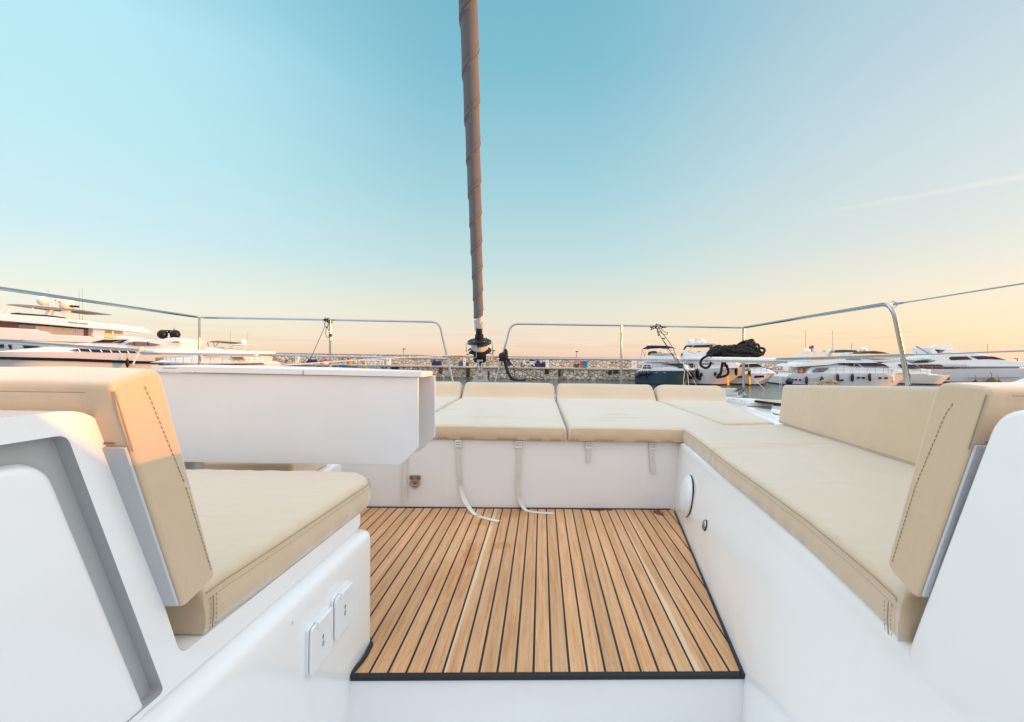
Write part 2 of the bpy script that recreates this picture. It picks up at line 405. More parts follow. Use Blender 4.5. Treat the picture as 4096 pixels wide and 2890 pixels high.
# --- right moulding: battered side wall, ledge, leaning seat back
led = [D(atz, x, y, .40) for x, y in ((2045, 1450), (1900, 1305), (1740, 1165), (1620, 1065), (1524, 990))]
flo = [D(atz, x, y, 0) for x, y in ((1668, 1512), (1512, 1143))]
fa, fb = plane2(*flo)
ra, rb = plane2(led[0], led[1]); 
def led_x(y):
    P = sorted(led, key=lambda p: p.y)
    if y <= P[0].y: return P[0].x+(y-P[0].y)*.12
    for a, b in zip(P, P[1:]):
        if y <= b.y: return a.x+(b.x-a.x)*(y-a.y)/(b.y-a.y)
    return P[-1].x+(P[-1].x-P[-2].x)/(P[-1].y-P[-2].y)*(y-P[-1].y)
def flo_x(y):
    yy = max(y, .9); return fa+fb*yy-(.9-y)*.10*(y < .9)
ys = [YB, 0, .3, .5, .64, .70, .738, .765, .82, .9, 1.1, 1.236, 1.4, 1.7, 2.0, 2.3, 2.62]
secs = []
for y in ys:
    a, b = led_x(y), flo_x(y); row = []
    for z, k in ((-.42, -.12), (0, 0), (.12, .34), (.25, .68), (.33, .87), (.365, .95)):
            kk = math.sin(math.pi/2*min(1, z/.40)) if z > 0 else k
            w_ = max(0, min(1, (1.05-y)/.35)); row.append(Vector((b+(a-b)*(k*(1-w_)+kk*w_), y, z)))
    up = y < .742
    row += [Vector((a-.004*(not up), y, .383)), Vector((a+.002*(not up), y, .393)), Vector((a+.012*(not up), y, .399)), Vector((a+.03, y, .40)), Vector((3.4, y, .40)), Vector((3.4, y, -.42))]
    secs.append(row)
m = MB(); m.loft(secs); obj('side_wall', m, gel, deck, ang=50)
cbr = D(atz, 2045, 1450, .40); RX = cbr.x
def rx(y): return RX+(y-cbr.y)*.12-.0015
def atr(x, y): 
    u, v = uv(x*K, y*K); a, b = RX-cbr.y*.12, .12; d = a/(u-b); return Vector((u*d, d, EYE+v*d))
ctr = atr(2246, 913)
prof = roundpoly([Vector((YB, .29, 0)), Vector((cbr.y-.012, .29, 0)), Vector((cbr.y+.010, .388, 0)), Vector((ctr.y+.004, ctr.z, 0)), Vector((.42, ctr.z+.002, 0)), Vector((.37, ctr.z+.12, 0)), Vector((YB, ctr.z+.16, 0))], [0, 0, .01, .04, .04, .04, 0], 6)  # unseen aft rise added to keep the sun off the left moulding
m = MB(); m.prism([Vector((rx(p.x), p.x, p.y)) for p in prof], [Vector((3.4, p.x, p.y)) for p in prof])
obj('seat_moulding', m, gel, deck, bevel=.008, seg=3, ang=50)

# --- step up to the lounge and the well the photographer stands in
fy = lambda x: flo[0].y+(x-flo[0].x)*.028
m = MB(); m.loft([[Vector((x, fy(x)+o, z)) for x in (-.62, 0, .75)] for o, z in ((0, -.42), (0, -.012), (.004, -.006), (.012, -.005), (1.45, -.006))], closed=False)
obj('step_riser', m, gel_matt, deck, ang=50)
m = MB(); m.add([(-.8, YB, -.4), (.9, YB, -.4), (.9, 1.35, -.4), (-.8, 1.35, -.4)], [(0, 1, 2, 3)]); obj('well_floor', m, nonskid, deck)
# --- bench front across the far end
bw = [D(atz, 820, 1138, 0), D(atz, 1512, 1143, 0)]
bwy = lambda x: bw[0].y+(x-bw[0].x)*(bw[1].y-bw[0].y)/(bw[1].x-bw[0].x)
m = MB(); m.loft([[Vector((x, bwy(x)+o, z)) for x in (-2.2, -1, 0, 1.15)] for o, z in ((0, -.02), (-.004, .36), (-.004, .385), (.0, .395), (.01, .40), (2.1, .40), (2.1, -.3))], closed=False)
obj('bench_front', m, gel_matt, deck, ang=50)
# --- teak floor: caulking bed and laid planks
Yn, Yf = flo[0].y, bw[0].y
xL = lambda y: lx(y)+.034
bed = [Vector((-.425, fy(-.42)-.004, 0)), Vector((flo[0].x+.012, fy(flo[0].x)-.004, 0)), Vector((flo_x(2.55)+.004, bwy(.94), 0)), Vector((-1.9, bwy(-1.9), 0)), Vector((-1.9, Lc+.03, 0)), Vector((-.425, Lc+.03, 0))]
floor = empty('x', (0, 0, 0)); bpy.data.objects.remove(floor)
m = MB(); m.prism([p+Vector((0, 0, -.011)) for p in bed], bed)
caulk = MB(); caulk.v, caulk.f = m.v, m.f
def clip(poly, a, b, c):                      # keep a*x+b*y<=c
    out = []
    for i, p in enumerate(poly):
        q = poly[(i+1) % len(poly)]; dp = a*p[0]+b*p[1]-c; dq = a*q[0]+b*q[1]-c
        if dp <= 0: out.append(p)
        if dp*dq < 0: t = dp/(dp-dq); out.append((p[0]+(q[0]-p[0])*t, p[1]+(q[1]-p[1])*t))
    return out
m = MB()
for k in range(-40, 22):
    x0 = PL_0+k*PL_W+.0034; x1 = PL_0+(k+1)*PL_W-.0034
    P = [(x0+PL_S*1, 1.0), (x1+PL_S*1, 1.0), (x1+PL_S*3, 3.0), (x0+PL_S*3, 3.0)]
    sl = (fy(1)-fy(0)); P = clip(P, sl, -1, -(fy(0)+.011))                    # near edge
    s2 = bwy(1)-bwy(0); P = clip(P, -s2, 1, bwy(0)-.009)
    P = clip(P, 1, -fb, fa-.006)
    if (x0+x1)/2+PL_S*1.36 < -.405: P = clip(P, 0, -1, -(Lc+.04))
    if len(P) < 3: continue
    lo = [Vector((p[0], p[1], -.004)) for p in P]; hi = [Vector((p[0], p[1], .0016)) for p in P]
    m.prism(lo, hi)
tf = obj('teak_floor', m, teak, deck, smooth=False)
obj('caulking', caulk, rubber, tf, smooth=False)
m = MB(); m.tube(spline([(lx(Lc)+.03, Lc+.015, .002), (lx(1.34)+.037, 1.335, .004), (lx(1.29)+.041, 1.28, .003), (lx(1.24)+.036, 1.235, .002), (lx(1.2)+.037, fy(-.4)+.008, -.001), (lx(1.2)+.05, fy(-.4)-.004, -.004)], 6), .0065, 8); obj('caulking', m, rubber, tf)
m = MB(); m.tube([(-1.85, bwy(-1.85)-.006, .001), (0, bwy(0)-.006, .001), (.93, bwy(.93)-.006, .001)], .0062, 6); obj('caulking', m, rubber, tf)
m = MB(); m.tube([(flo_x(y)-.004, y, .001) for y in (1.232, 1.6, 2.0, 2.3, 2.545)], [.0065, .006, .005, .0055, .006], 6); obj('caulking', m, rubber, tf)

# --- foredeck beyond the lounge: right hull, left hull, cross beam
def deckpoly(name, P, z0, z1, matl, bv=.02):
    m = MB(); m.prism([Vector((x, y, z0)) for x, y in P], [Vector((x, y, z1)) for x, y in P]); return obj(name, m, matl, deck, bevel=bv)
deckpoly('foredeck', roundpoly2 := [(1.06, 2.66), (3.55, 2.66), (3.5, 4.2), (3.25, 5.45), (2.55, 6.0), (1.95, 5.95), (1.75, 4.9), (1.1, 4.75)], -1.2, .395, nonskid, .05)
deckpoly('foredeck', [(-1.3, 2.62), (-3.9, 2.62), (-3.9, 4.2), (-3.75, 5.4), (-3.0, 6.0), (-2.4, 5.9), (-2.15, 4.9), (-1.3, 4.75)], -1.2, .395, nonskid, .05)
m = MB(); m.tube([(-3.2, 5.15, .30), (-.4, 5.15, .36), (2.4, 5.15, .30)], .11, 12); obj('cross_beam', m, alu, deck)
# hull sides going aft under the lounge
deckpoly('hull', [(1.3, -.6), (3.55, -.6), (3.55, 2.7), (1.3, 2.7)], -1.5, -.43, gel, .05)
deckpoly('hull', [(-3.9, -.6), (-1.2, -.6), (-1.2, 2.7), (-3.9, 2.7)], -1.5, -.43, gel, .05)
# raised mouldings beside the sun pads that carry the hatch
qd = zoom(2800, 1480, 4.592)
def dk(x, y, z): return atz(*qd(x, y), z)
m = MB(); A = [dk(420, 520, .40), dk(790, 590, .40), dk(800, 640, .40), dk(560, 590, .40)]
m.prism([p+Vector((0, 0, -.01)) for p in A], [p+Vector((0, 0, .022)) for p in A]); obj('deck_ledge', m, gel, deck, bevel=.006)
m = MB(); A = [dk(735, 690, .40), dk(1290, 780, .40), dk(1390, 900, .40), dk(1000, 770, .40)]
m.prism([p+Vector((0, 0, -.01)) for p in A], [p+Vector((0, 0, .018)) for p in A]); obj('deck_ledge', m, gel, deck, bevel=.006)
hp = [dk(835, 672, .40), dk(1480, 690, .40), dk(1700, 640, .40), dk(1010, 612, .40)]
m = MB(); m.prism(hp, [p+Vector((0, 0, .045)) for p in hp]); obj('hatch_plinth', m, gel, deck, bevel=.012)
m = MB(); A = [dk(1300, 800, .40), dk(1620, 860, .40), dk(1700, 730, .40), dk(1330, 715, .40)]
m.prism(A, [p+Vector((0, 0, .04)) for p in A]); obj('deck_ledge', m, gel, deck, bevel=.012)

# ================================================================== cushions
def pad(name, left, right, z0, ztop, parent, r=.022, nu=26, nv=40, matl=None, bulge=.006):
    """A fitted cushion: left and right outlines (near to far), rounded top edge, boxed sides."""
    def along(P, t):
        L = [0]
        for a, b in zip(P, P[1:]): L.append(L[-1]+(b-a).length)
        s = t*L[-1]
        for i in range(len(P)-1):
            if s <= L[i+1]+1e-9: return P[i].lerp(P[i+1], (s-L[i])/max(L[i+1]-L[i], 1e-9))
        return P[-1]
    def spread(n, edge):
        e = [0, edge*.12, edge*.3, edge*.6, edge]
        mid = [edge+(1-2*edge)*i/(n-1) for i in range(1, n-1)]
        return e+mid+[1-x for x in e[::-1]]
    W = (left[0]-right[0]).length; Lg = sum((b-a).length for a, b in zip(left, left[1:]))
    us, vs = spread(nu, r/W), spread(nv, r/Lg)
    V = []; nU, nV = len(us), len(vs)
    def drop(d): d = min(max(d, 0), r); return r*(1-math.sqrt(max(1-(1-d/r)**2, 0)))
    for v in vs:
        a, b = along(left, v), along(right, v)
        for u in us:
            p = a.lerp(b, u)
            dist = min(u, 1-u)*W; dist2 = min(v, 1-v)*Lg
            edge_d = min(dist, dist2); arc = p.x*1.0+p.y*1.0
            z = ztop(u, v, p)+.0014*math.exp(-((edge_d-.03)/.02)**2)*math.sin(62*arc+3*math.sin(11*arc))-drop(dist)-drop(dist2)+drop(dist)*drop(dist2)/r*.6
            V.append(Vector((p.x, p.y, z)))
    F = [(j*nU+i, j*nU+i+1, (j+1)*nU+i+1, (j+1)*nU+i) for j in range(nV-1) for i in range(nU-1)]
    rim = [i for i in range(nU)]+[j*nU+nU-1 for j in range(1, nV)]+[(nV-1)*nU+i for i in range(nU-2, -1, -1)]+[j*nU for j in range(nV-2, 0, -1)]
    c = sum((V[i] for i in rim), Vector())/len(rim); prev = rim; levels = (.30, .7, 1.0)
    for lv in levels:
        cur = []
        for i in rim:
            p = V[i]; dz = Vector((p.x-c.x, p.y-c.y, 0)); dz.normalize(); k = bulge*math.sin(math.pi*min(lv, .97))*(1+.35*math.sin(41*(p.x+p.y)+2*math.sin(9*(p.x+p.y))))
            V.append(Vector((p.x+dz.x*k, p.y+dz.y*k, p.z+(z0-p.z)*lv))); cur.append(len(V)-1)
        for a in range(len(rim)):
            b = (a+1) % len(rim); F.append((prev[a], prev[b], cur[b], cur[a]))
        prev = cur
    F.append(tuple(prev))
    m = MB(); m.add(V, F)
    return obj(name, m, matl or leather, parent, ang=75)
def stitches(path, parent, name='stitching', L=.0052, gap=.0028, w=.00055, matl=None, lift=.0006):
    """Dashed seam laid along a path on a cushion."""
    m = MB(); P = [Vector(p) for p in path]; acc = 0; pos = 0
    for a, b in zip(P, P[1:]):
        d = b-a; ln = d.length
        if ln < 1e-6: continue
        t = d/ln; s = pos
        while s < ln:
            e = min(s+L, ln)
            if e-s > L*.5: m.tube([a+t*s, a+t*(s+e)/2*1 if False else a+t*((s+e)/2)+Vector((0, 0, lift*.4)), a+t*e], w, 4)
            s += L+gap
        pos = s-ln
    return obj(name, m, matl or thread, parent)
def cord_seam(path, parent, r=.0011, matl=None, name='seam'):
    m = MB(); m.tube(path, r, 5); return obj(name, m, matl or seam_dark, parent)
def gz(p, cx, cy, rx, ry, h, tilt=0):
    dx, dy = p.x-cx, p.y-cy; dx, dy = dx*math.cos(tilt)+dy*math.sin(tilt), -dx*math.sin(tilt)+dy*math.cos(tilt)
    return h*math.exp(-(dx/rx)**2-(dy/ry)**2)

# ---- four sun pads across the bow
sun_group = 'beige sun pads across the bow'
heads = []
S = [D(atz, 1275, 985, .40), D(atz, 1276, 962, .48)]
midN = D(atz, 1276, 964, .48); midF = D(atz, 1245, 890, .48)
rN = D(atz, 1620, 949, .48); rF = D(atz, 1440, 885, .48)
YN = bwy(.3)-.035; YF = 4.42
def lin(a, b, y): return a.x+(b.x-a.x)*(y-a.y)/(b.y-a.y)
sm = lambda y: lin(midN, midF, y); sr = lambda y: lin(rN, rF, y)
lF = D(atz, 1049, 882, .48); lN = D(atz, 977, 921, .48); sl_ = lambda y: lin(lN, lF, y)
seR = lambda y: lin(D(atz, 1745, 949, .48), D(atz, 1612, 890, .48), y)
def bump(y, u, w, cl, cr):
    t = (y-(YF-.17))/.18
    h = .138*(max(0, min(1, t))**2*(3-2*max(0, min(1, t))))
    if y > YF+.02: h -= .03*((y-YF-.02)/.06)**2
    for d, on in ((u*w, cl), ((1-u)*w, cr)):
        if on and d < .05: h *= .5+.5*math.sqrt(max(0, 1-(1-d/.05)**2))
    return h
def sunpad(label, fl, fr, y0l, y0r, cl, cr, wr):
    ysl = [y0l, (y0l+YF)/2, YF-.3, YF-.16, YF-.08, YF, YF+.08]; ysr = [y0r]+[y0r+(YF+.08-y0r)*((a-y0l)/(YF+.08-y0l)) for a in ysl[1:]]
    Lp = [Vector((fl(y)+.007, y, 0)) for y in ysl]; Rp = [Vector((fr(y)-.007, y, 0)) for y in ysr]
    w = (Lp[0]-Rp[0]).length
    e = empty('sun_pad', ((Lp[0].x+Rp[0].x)/2, y0l, .40), label, 'sun pad', sun_group)
    def zt(u, v, p):
        return .478+.004*math.sin(math.pi*u)*math.sin(math.pi*v)+bump(p.y, u, w, cl, cr)+sum(gz(p, *a) for a in wr)+.0012*math.sin(p.x*9+p.y*5)*math.sin(p.y*4)
    pad('cushion', Lp, Rp, .40, zt, e, nu=56, nv=190)
    return e, Lp, Rp
W1 = lambda x, y, L, h=.006, t=0: (*D(atz, x, y, .48).xy, L, .018, h, t)
e0, *_ = sunpad('left sun pad half hidden by the white folding table', lambda y: sl_(y)-.93, sl_, YN, YN, False, True, [])
e1, l1, r1_ = sunpad('sun pad right of the table end, its headrest below the furled sail', sl_, sm, YN, YN, True, True, [W1(1095, 934, .16, -.007, .1), W1(1120, 938, .20, .006), W1(1000, 918, .12, .006)])
e2, l2, r2_ = sunpad('middle sun pad with two creases, between two other pads', sm, sr, YN, YN, True, True, [W1(1380, 930, .15, .006, .15), W1(1390, 937, .18, -.006, .1), W1(1350, 942, .14, .005)])
e3, *_ = sunpad('right sun pad narrowing towards the bow, beside the open hatch', sr, seR, rN.y+.03, rN.y+.06, True, True, [W1(1560, 915, .12, .004)])
for e, Lp, Rp in ((e1, l1, r1_), (e2, l2, r2_)):
    y = YN-.004
    stitches([Vector((Lp[0].x+.02, y, .4665)), Vector((Rp[0].x-.012, y, .4665))], e)
    xx = Rp[0].x-.018 if e is e1 else Lp[0].x+.018
    stitches([Vector((xx, y-.0015, .464)), Vector((xx, y-.0015, .405))], e)
    cord_seam([Vector((Lp[0].x+.01, y+.005, .405)), Vector((Rp[0].x-.01, y+.005, .405))], e, .003, leather, 'piping')

# ---- left seat
seatL = empty('seat_cushion', (-1.3, 1.1, .40), 'beige seat cushion in front of the left backrest, under the table', 'seat cushion')
nr = D(atz, 482, 1300, .482); fr_ = D(atz, 820, 1082, .482); ff = D(atz, 765, 1057, .482)
nc = D(atz, 467, 1418, .41)
edge = [Vector((nr.x-.002, nc.y+.006, 0)), Vector((nr.x, nr.y+.02, 0))]
edge = edge+[Vector((nr.x+(fr_.x-nr.x)*t, nr.y+(fr_.y-nr.y)*t, 0)) for t in (.25, .5, .75, 1)]
cr = [Vector((fr_.x-.002, fr_.y+.03, 0)), Vector((fr_.x-.02, fr_.y+.075, 0)), Vector((fr_.x-.06, ff.y-.01, 0)), Vector((ff.x, ff.y, 0))]
right = edge+cr
left = [Vector((-3.0, p.y, 0)) for p in right]
pad('cushion', left, right, .402, lambda u, v, p: .482+.004*math.sin(math.pi*v)*min(1, (1-u)*8)+.001*math.sin(p.x*17)*math.sin(p.y*13), seatL, nu=120, nv=70, r=.02, bulge=.008)
off = Vector((.0065, 0, 0))
top_e = [Vector((p.x+.001, p.y, .4675)) for p in edge[0:]+cr[:2]]
stitches([p+Vector((.0075, 0, -.006)) for p in top_e], seatL)
cord_seam([p+Vector((.003, 0, .004)) for p in top_e], seatL, .0012)
for dy, kd in ((.004, 1), (.011, 0), (.019, 1)):
    v0 = Vector((edge[0].x+.0085, edge[0].y+dy, .462)); (stitches if kd else cord_seam)([v0, v0+Vector((.001, 0, -.03)), v0+Vector((-.001, 0, -.055))], seatL)

# ---- backrests
def backrest(name_label, X0, X1, bf, bb, tb, tf, sgn, tanband):
    """Cross-section bf/bb/tb/tf (bottom front, bottom back, top back, top front) run sideways from X0 to X1."""
    e = empty('backrest', ((X0+X1)/2, bf.y, bb.z), name_label, 'backrest')
    P = roundpoly([Vector((0, p.y, p.z)) for p in (bf, bb, tb, tf)], [.018, .012, .012, .022], 6)
    n = 24; secs = []
    for i in range(n+1):
        t = i/n; x = X0+(X1-X0)*t
        sag = .004*math.sin(t*40)*.5
        secs.append([Vector((x, p.y, p.z+sag*(p.z > .7))) for p in P])
    m = MB(); m.loft(secs); obj('cushion', m, leather, e, bevel=.014, seg=4, ang=50)
    # net panel on the back with a vinyl band left bare above it
    d = (tb-bb); dn = Vector((0, -d.z, d.y)).normalized()
    if dn.y > 0: dn = -dn
    a = bb+d*.03; b = bb+d*tanband
    A = [Vector((X0+sgn*.004, a.y, a.z)), Vector((X1, a.y, a.z)), Vector((X1, b.y, b.z)), Vector((X0+sgn*.004, b.y, b.z))]
    m = MB(); m.prism([p+dn*.001 for p in A], [p+dn*.005 for p in A]); obj('net_panel', m, net, e)
    # stitching: front edge, back edge and across the top of the end face
    xo = X0-sgn*.0008
    def L(p, q, k0, k1, inset):
        u = (q-p).normalized(); return [Vector((xo, *(p+u*k0).yz)), Vector((xo, *(q-u*k1).yz))]
    nf = Vector((0, (bb-bf).y, (bb-bf).z)).normalized()
    stitches([Vector((xo, *(bf+nf*.016+Vector((0, 0, .02))).yz)), Vector((xo, *(bf.lerp(tf, .5)+nf*.014).yz)), Vector((xo, *(tf+nf*.016-Vector((0, 0, .045))).yz)), Vector((xo, *(tf+nf*.03-Vector((0, 0, .018))).yz))], e)
    tt = (tb-tf)
    cord_seam([Vector((xo, *(tb-tt*.02-d.normalized()*.012).yz)), Vector((xo-sgn*.001, *(tb-d*.12).yz)), Vector((xo, *(bb+d*.74).yz))], e, .0010, seam_dark)
    cord_seam([Vector((xo+sgn*.03, *(tb+Vector((0, -.0006, -.012))).yz)), Vector((X1, *(tb+Vector((0, -.0006, -.012))).yz))], e, .0009)
    cord_seam([Vector((xo+sgn*.02, *(b+dn*.0005+d*.012).yz)), Vector((X1, *(b+dn*.0005+d*.012).yz))], e, .0013, thread)
    return e
XL = lx(.7)+.020
bf, bb, tb_, tf_ = (D(atx, x, y, XL) for x, y in ((487, 1292), (412, 1366), (246, 859), (360, 821)))
backrest('thick beige backrest on the left seat, its top corner lit orange by the sun', XL, -3.2, bf, bb, tb_, tf_, -1, .76)
XR = rx(.72)-.010
bfR, bbR, tbR, tfR = (D(atx, x, y, XR) for x, y in ((1985, 1268), (2055, 1346), (2222, 868), (2100, 855)))
backrest('thick beige backrest at the right edge, leaning against the white moulding', XR, 3.2, bfR, bbR, tbR, tfR, 1, .76)

# ---- right chaise cushion with its outer backrest
z8 = .48
q = zoom(2600, 1450, 1.125)
le = [atz(*q(x, y), z8) for x, y in ((1150, 1062), (1110, 1032), (1010, 940), (900, 850), (700, 690), (500, 548), (340, 437), (220, 345), (130, 283))]
chaise = empty('seat_cushion', (1.2, 1.6, .40), 'long beige seat cushion along the right wall with a diagonal crease', 'seat cushion')
le = [Vector((p.x+.002, p.y, 0)) for p in le]; le = [Vector((le[0].x-.006, cbr.y+.01, 0))]+le[1:]
yf = rN.y-.0
ri = [Vector((2.3, p.y+(.02+.2*(i/(len(le)-1))), 0)) for i, p in enumerate(le)]
wr = [(*atz(*q(480, 385), z8).xy, .24, .022, .011, .12), (*atz(*q(560, 372), z8).xy, .22, .022, -.010, .12), (*atz(*q(830, 545), z8).xy, .06, .012, .005, .1), (*atz(*q(820, 775), z8).xy, .03, .02, .004, -.5)]
pad('cushion', le, ri, .402, lambda u, v, p: .48+.004*math.sin(math.pi*v)*min(1, u*8)+sum(gz(p, *a) for a in wr)+.001*math.sin(p.x*15)*math.sin(p.y*11), chaise, nu=90, nv=170, r=.02, bulge=.008)
te = [Vector((p.x, p.y, .466)) for p in le]
stitches([p+Vector((-.0085, 0, -.008)) for p in te], chaise); cord_seam([p+Vector((-.003, 0, .004)) for p in te], chaise, .0012)
for dy, kd in ((.004, 1), (.011, 0), (.019, 1)):
    p = Vector((te[0].x-.0085+dy*.1, te[0].y+dy, .462)); (stitches if kd else cord_seam)([p, p+Vector((-.001, 0, -.03)), p+Vector((.001, 0, -.055))], chaise)
sb = [D(atz, 1745, 949, .482), D(atz, 2040, 1043, .482)]
tt0 = D(at, 1758, 863, sb[0].y+.03); dirb = (sb[1]-sb[0]); dirb.z = 0
far_b, near_b = sb[0], sb[1]+dirb*.85
nb = Vector((dirb.y, -dirb.x, 0)).normalized(); nb = nb if nb.x > 0 else -nb        # outwards
e = empty('backrest', (far_b+near_b)/2, 'low beige side backrest beyond the long right seat cushion', 'backrest')
ht0 = tt0.z-.482; ht1 = ht0+.115
secs = []
for i in range(13):
    t = i/12; b0 = far_b.lerp(near_b, t); h = ht0+(ht1-ht0)*t; lean = .02+.02*(1-t)
    sec = [b0, b0+nb*lean+Vector((0, 0, h)), b0+nb*(lean+.085)+Vector((0, 0, h-.006)), b0+nb*.09]
    sh = (tt0-far_b).dot(dirb.normalized()); 
    sec[1] = sec[1]+dirb.normalized()*sh*(1-t); sec[2] = sec[2]+dirb.normalized()*sh*(1-t)
    secs.append(roundpoly(sec, [.012, .022, .022, .012], 4))
m = MB(); m.loft(secs); obj('cushion', m, leather, e, bevel=.016, seg=4, ang=50)
cord_seam([far_b+Vector((0, 0, .016))-nb*.001, near_b+Vector((0, 0, .016))-nb*.001], e, .0025, leather, 'piping')

# ---- left-hand bench glimpsed below the table
e = empty('seat_cushion', (-1.6, 2.0, .30), 'beige bench cushion glimpsed in the gap below the table', 'seat cushion')
bq = D(at, 722, 1050, 1.95); bq.x -= .10
m = MB(); m.box(((bq.x-.03-2.6)/2, 2.15, .345), (bq.x-.03+2.6, .40, .11)); obj('cushion', m, leather, e, bevel=.02)
m = MB(); m.box(((bq.x-2.6)/2, 2.2, .145), (bq.x+2.6, .50, .29)); obj('bench_base', m, gel, deck, bevel=.015)

# ================================================================== folding table
table = empty('folding_table', (-.8, 1.72, 0), 'white table with two drop leaves folded down beside the left seat', 'table')
d1, d2 = 1.6, 1.84
w_t = mat('white_table_board', (.80, .80, .81), .36, var=.03, vscale=6); w_e = mat('white_table_edge', (.86, .84, .82), .4)
q7 = zoom(600, 1450, 1.766)
def leaf(d, pts, name):
    A = [at(*q7(*p), d) for p in pts]; A = [Vector((-1.27, A[0].y, A[0].z+.006)), *A[1:-1], Vector((-1.27, A[-1].y, A[-1].z))]
    m = MB(); m.prism(A, [p+Vector((0, .016, 0)) for p in A]); return obj(name, m, w_t, table, bevel=.0018, seg=2)
leaf(d1, [(110, 84), (1893, 107), (1893, 605), (1770, 727), (290, 706)], 'drop_leaf')
leaf(d2, [(110, 68), (2012, 95), (2012, 527), (1905, 632), (290, 620)], 'drop_leaf')
tl = at(*q7(1921, 106), d1-.012); tr = at(*q7(1996, 97), d2+.016)
sz = .0205
for k, (xa, xb) in enumerate(((-1.285, at(*q7(1094, 80), d1).x-.0008), (at(*q7(1094, 80), d1).x+.0008, None))):
    za = lambda x: tl.z+(x-tl.x)*-.006
    if xb is None: A = [Vector((xa, tl.y, za(xa))), tl, tr, Vector((xa, tr.y, za(xa)))]
    else: A = [Vector((xa, tl.y, za(xa))), Vector((xb, tl.y, za(xb))), Vector((xb, tr.y, za(xb))), Vector((xa, tr.y, za(xa)))]
    m = MB(); m.prism(A, [p+Vector((0, 0, sz)) for p in A]); obj('tabletop', m, w_t, table, bevel=.0018, seg=2)
m = MB(); hx = at(*q7(1094, 90), d1).x; m.box((hx, tl.y-.0012, za(hx)+.006), (.004, .002, .012)); obj('hinge_pin', m, grey_m, table)
m = MB(); hx = at(*q7(160, 70), d1).x; m.box((hx, tl.y-.0008, za(hx)+.014), (.05, .0016, .002)); obj('hinge_plate', m, grey_m, table)
for x in (-1.23,):
    m = MB(); m.lathe([(.10, .0), (.10, .012), (.045, .02), (.04, .03), (.04, .74), (.08, .75), (.08, .765)], (x, 1.72, 0), n=20); obj('pedestal', m, alu, table)

# ================================================================== fittings on the mouldings
# socket covers on the left wall
qs = zoom(500, 1800, 1.486)
def wallL(x, y): 
    return atl(*qs(x, y), LA+.031, LB)
sock_pts = [((1060, 1065), (1208, 935), (1083, 1325), (1215, 1195)), ((1215, 880), (1330, 785), (1225, 1120), (1335, 1020))]
wdir = Vector((LB, 1, 0)).normalized(); wn = Vector((1, -LB, 0)).normalized()
for k, (a, b, c, d) in enumerate(sock_pts):
    A, B, C, Dd = wallL(*a), wallL(*b), wallL(*c), wallL(*d)
    y0, y1 = (A.y+C.y)/2, (B.y+Dd.y)/2; zt = (A.z+B.z)/2; zb = (C.z+Dd.z)/2
    cen = Vector((lx((y0+y1)/2)+.031, (y0+y1)/2, (zt+zb)/2)); w = (y1-y0); h = (zt-zb)
    e = empty('socket_cover', cen, ('white hinged socket cover on the left wall, nearer the camera', 'white hinged socket cover on the left wall, farther from the camera')[k], 'socket cover', 'socket covers on the left wall')
    def W(s, z, o): return cen+wdir*s+wn*o+Vector((0, 0, z))
    def plate(sx, sz, o0, o1, rr):
        P = roundpoly([Vector((-sx/2, -sz/2, 0)), Vector((sx/2, -sz/2, 0)), Vector((sx/2, sz/2, 0)), Vector((-sx/2, sz/2, 0))], rr, 6)
        m = MB(); m.prism([W(p.x, p.y, o0) for p in P], [W(p.x, p.y, o1) for p in P]); return m
    pl = plate(w, h, -.004, .006, .012); obj('base_plate', pl, plast_w, e, bevel=.002)
    fl_ = plate(w*.97, h*.985, .007, .0135, .014); fo = obj('flap', fl_, plast_w, e, bevel=.004, seg=3)
    m = MB(); m.box(W(0, h*.46, .0135), (.012, w*.55, .014), Matrix.Rotation(-math.atan(LB), 3, 'Z')); obj('hinge', m, plast_w, e, bevel=.002)
    m = MB()
    cz = .012
    for i in range(14):
        a0 = 2*math.pi*i/14; a1 = 2*math.pi*(i+1)/14
        m.tube([W(.004*math.cos(a0), -.008+.006*math.sin(a0), .0139), W(.004*math.cos(a1), -.008+.006*math.sin(a1), .0139)], .00036, 4)
    for p, r_ in (((-.0028, -.0055), (.0028, -.0055)), ((-.0028, -.0105), (.0028, -.0105)), ((0, -.002), (0, .014)), ((-.004, .006), (0, .014)), ((.004, .006), (0, .014)), ((-.004, .006), (.004, .006))):
        m.tube([W(*p, .0139), W(*r_, .0139)], .00036, 4)
    obj('symbol', m, ink, fo)
# loudspeaker and press button on the right wall
def wallR(x, y):
    o = None
    lo, hi = .8, 2.62
    for _ in range(60):                        # sight line met with the battered wall
        d = (lo+hi)/2; p = at(x*K, y*K, d); k = p.z/.40; X = flo_x(d)+(led_x(d)-flo_x(d))*k
        if p.x < X: lo = d
        else: hi = d
    return at(x*K, y*K, lo)
wallR_n = Vector((-1, .19, .12)).normalized()
c = wallR(1543, 1112); c.y = min(c.y, 2.36); c.x = flo_x(c.y)+(led_x(c.y)-flo_x(c.y))*c.z/.4
nrm = Vector((-1, .20, (led_x(c.y)-flo_x(c.y))/.4)).normalized()
e = empty('speaker', c, 'round white loudspeaker on the right wall near the far corner', 'speaker')
m = MB(); m.lathe([(.100, -.02), (.104, .004), (.103, .012), (.096, .018), (.094, .018)], c, nrm, 40); obj('rim', m, plast_w, e, ang=30)
m = MB(); m.lathe([(.0935, .005), (.093, .017), (.08, .024), (.05, .030), (.02, .032), (.001, .0325)], c, nrm, 40); obj('grille', m, mat('white_grille', (.76, .80, .83), .5, bump=.6, bscale=420), e, ang=60)
m = MB(); m.lathe([(.1045, -.004), (.1055, .0), (.1045, .0035)], c, nrm, 40); obj('gasket', m, black_pl, e)
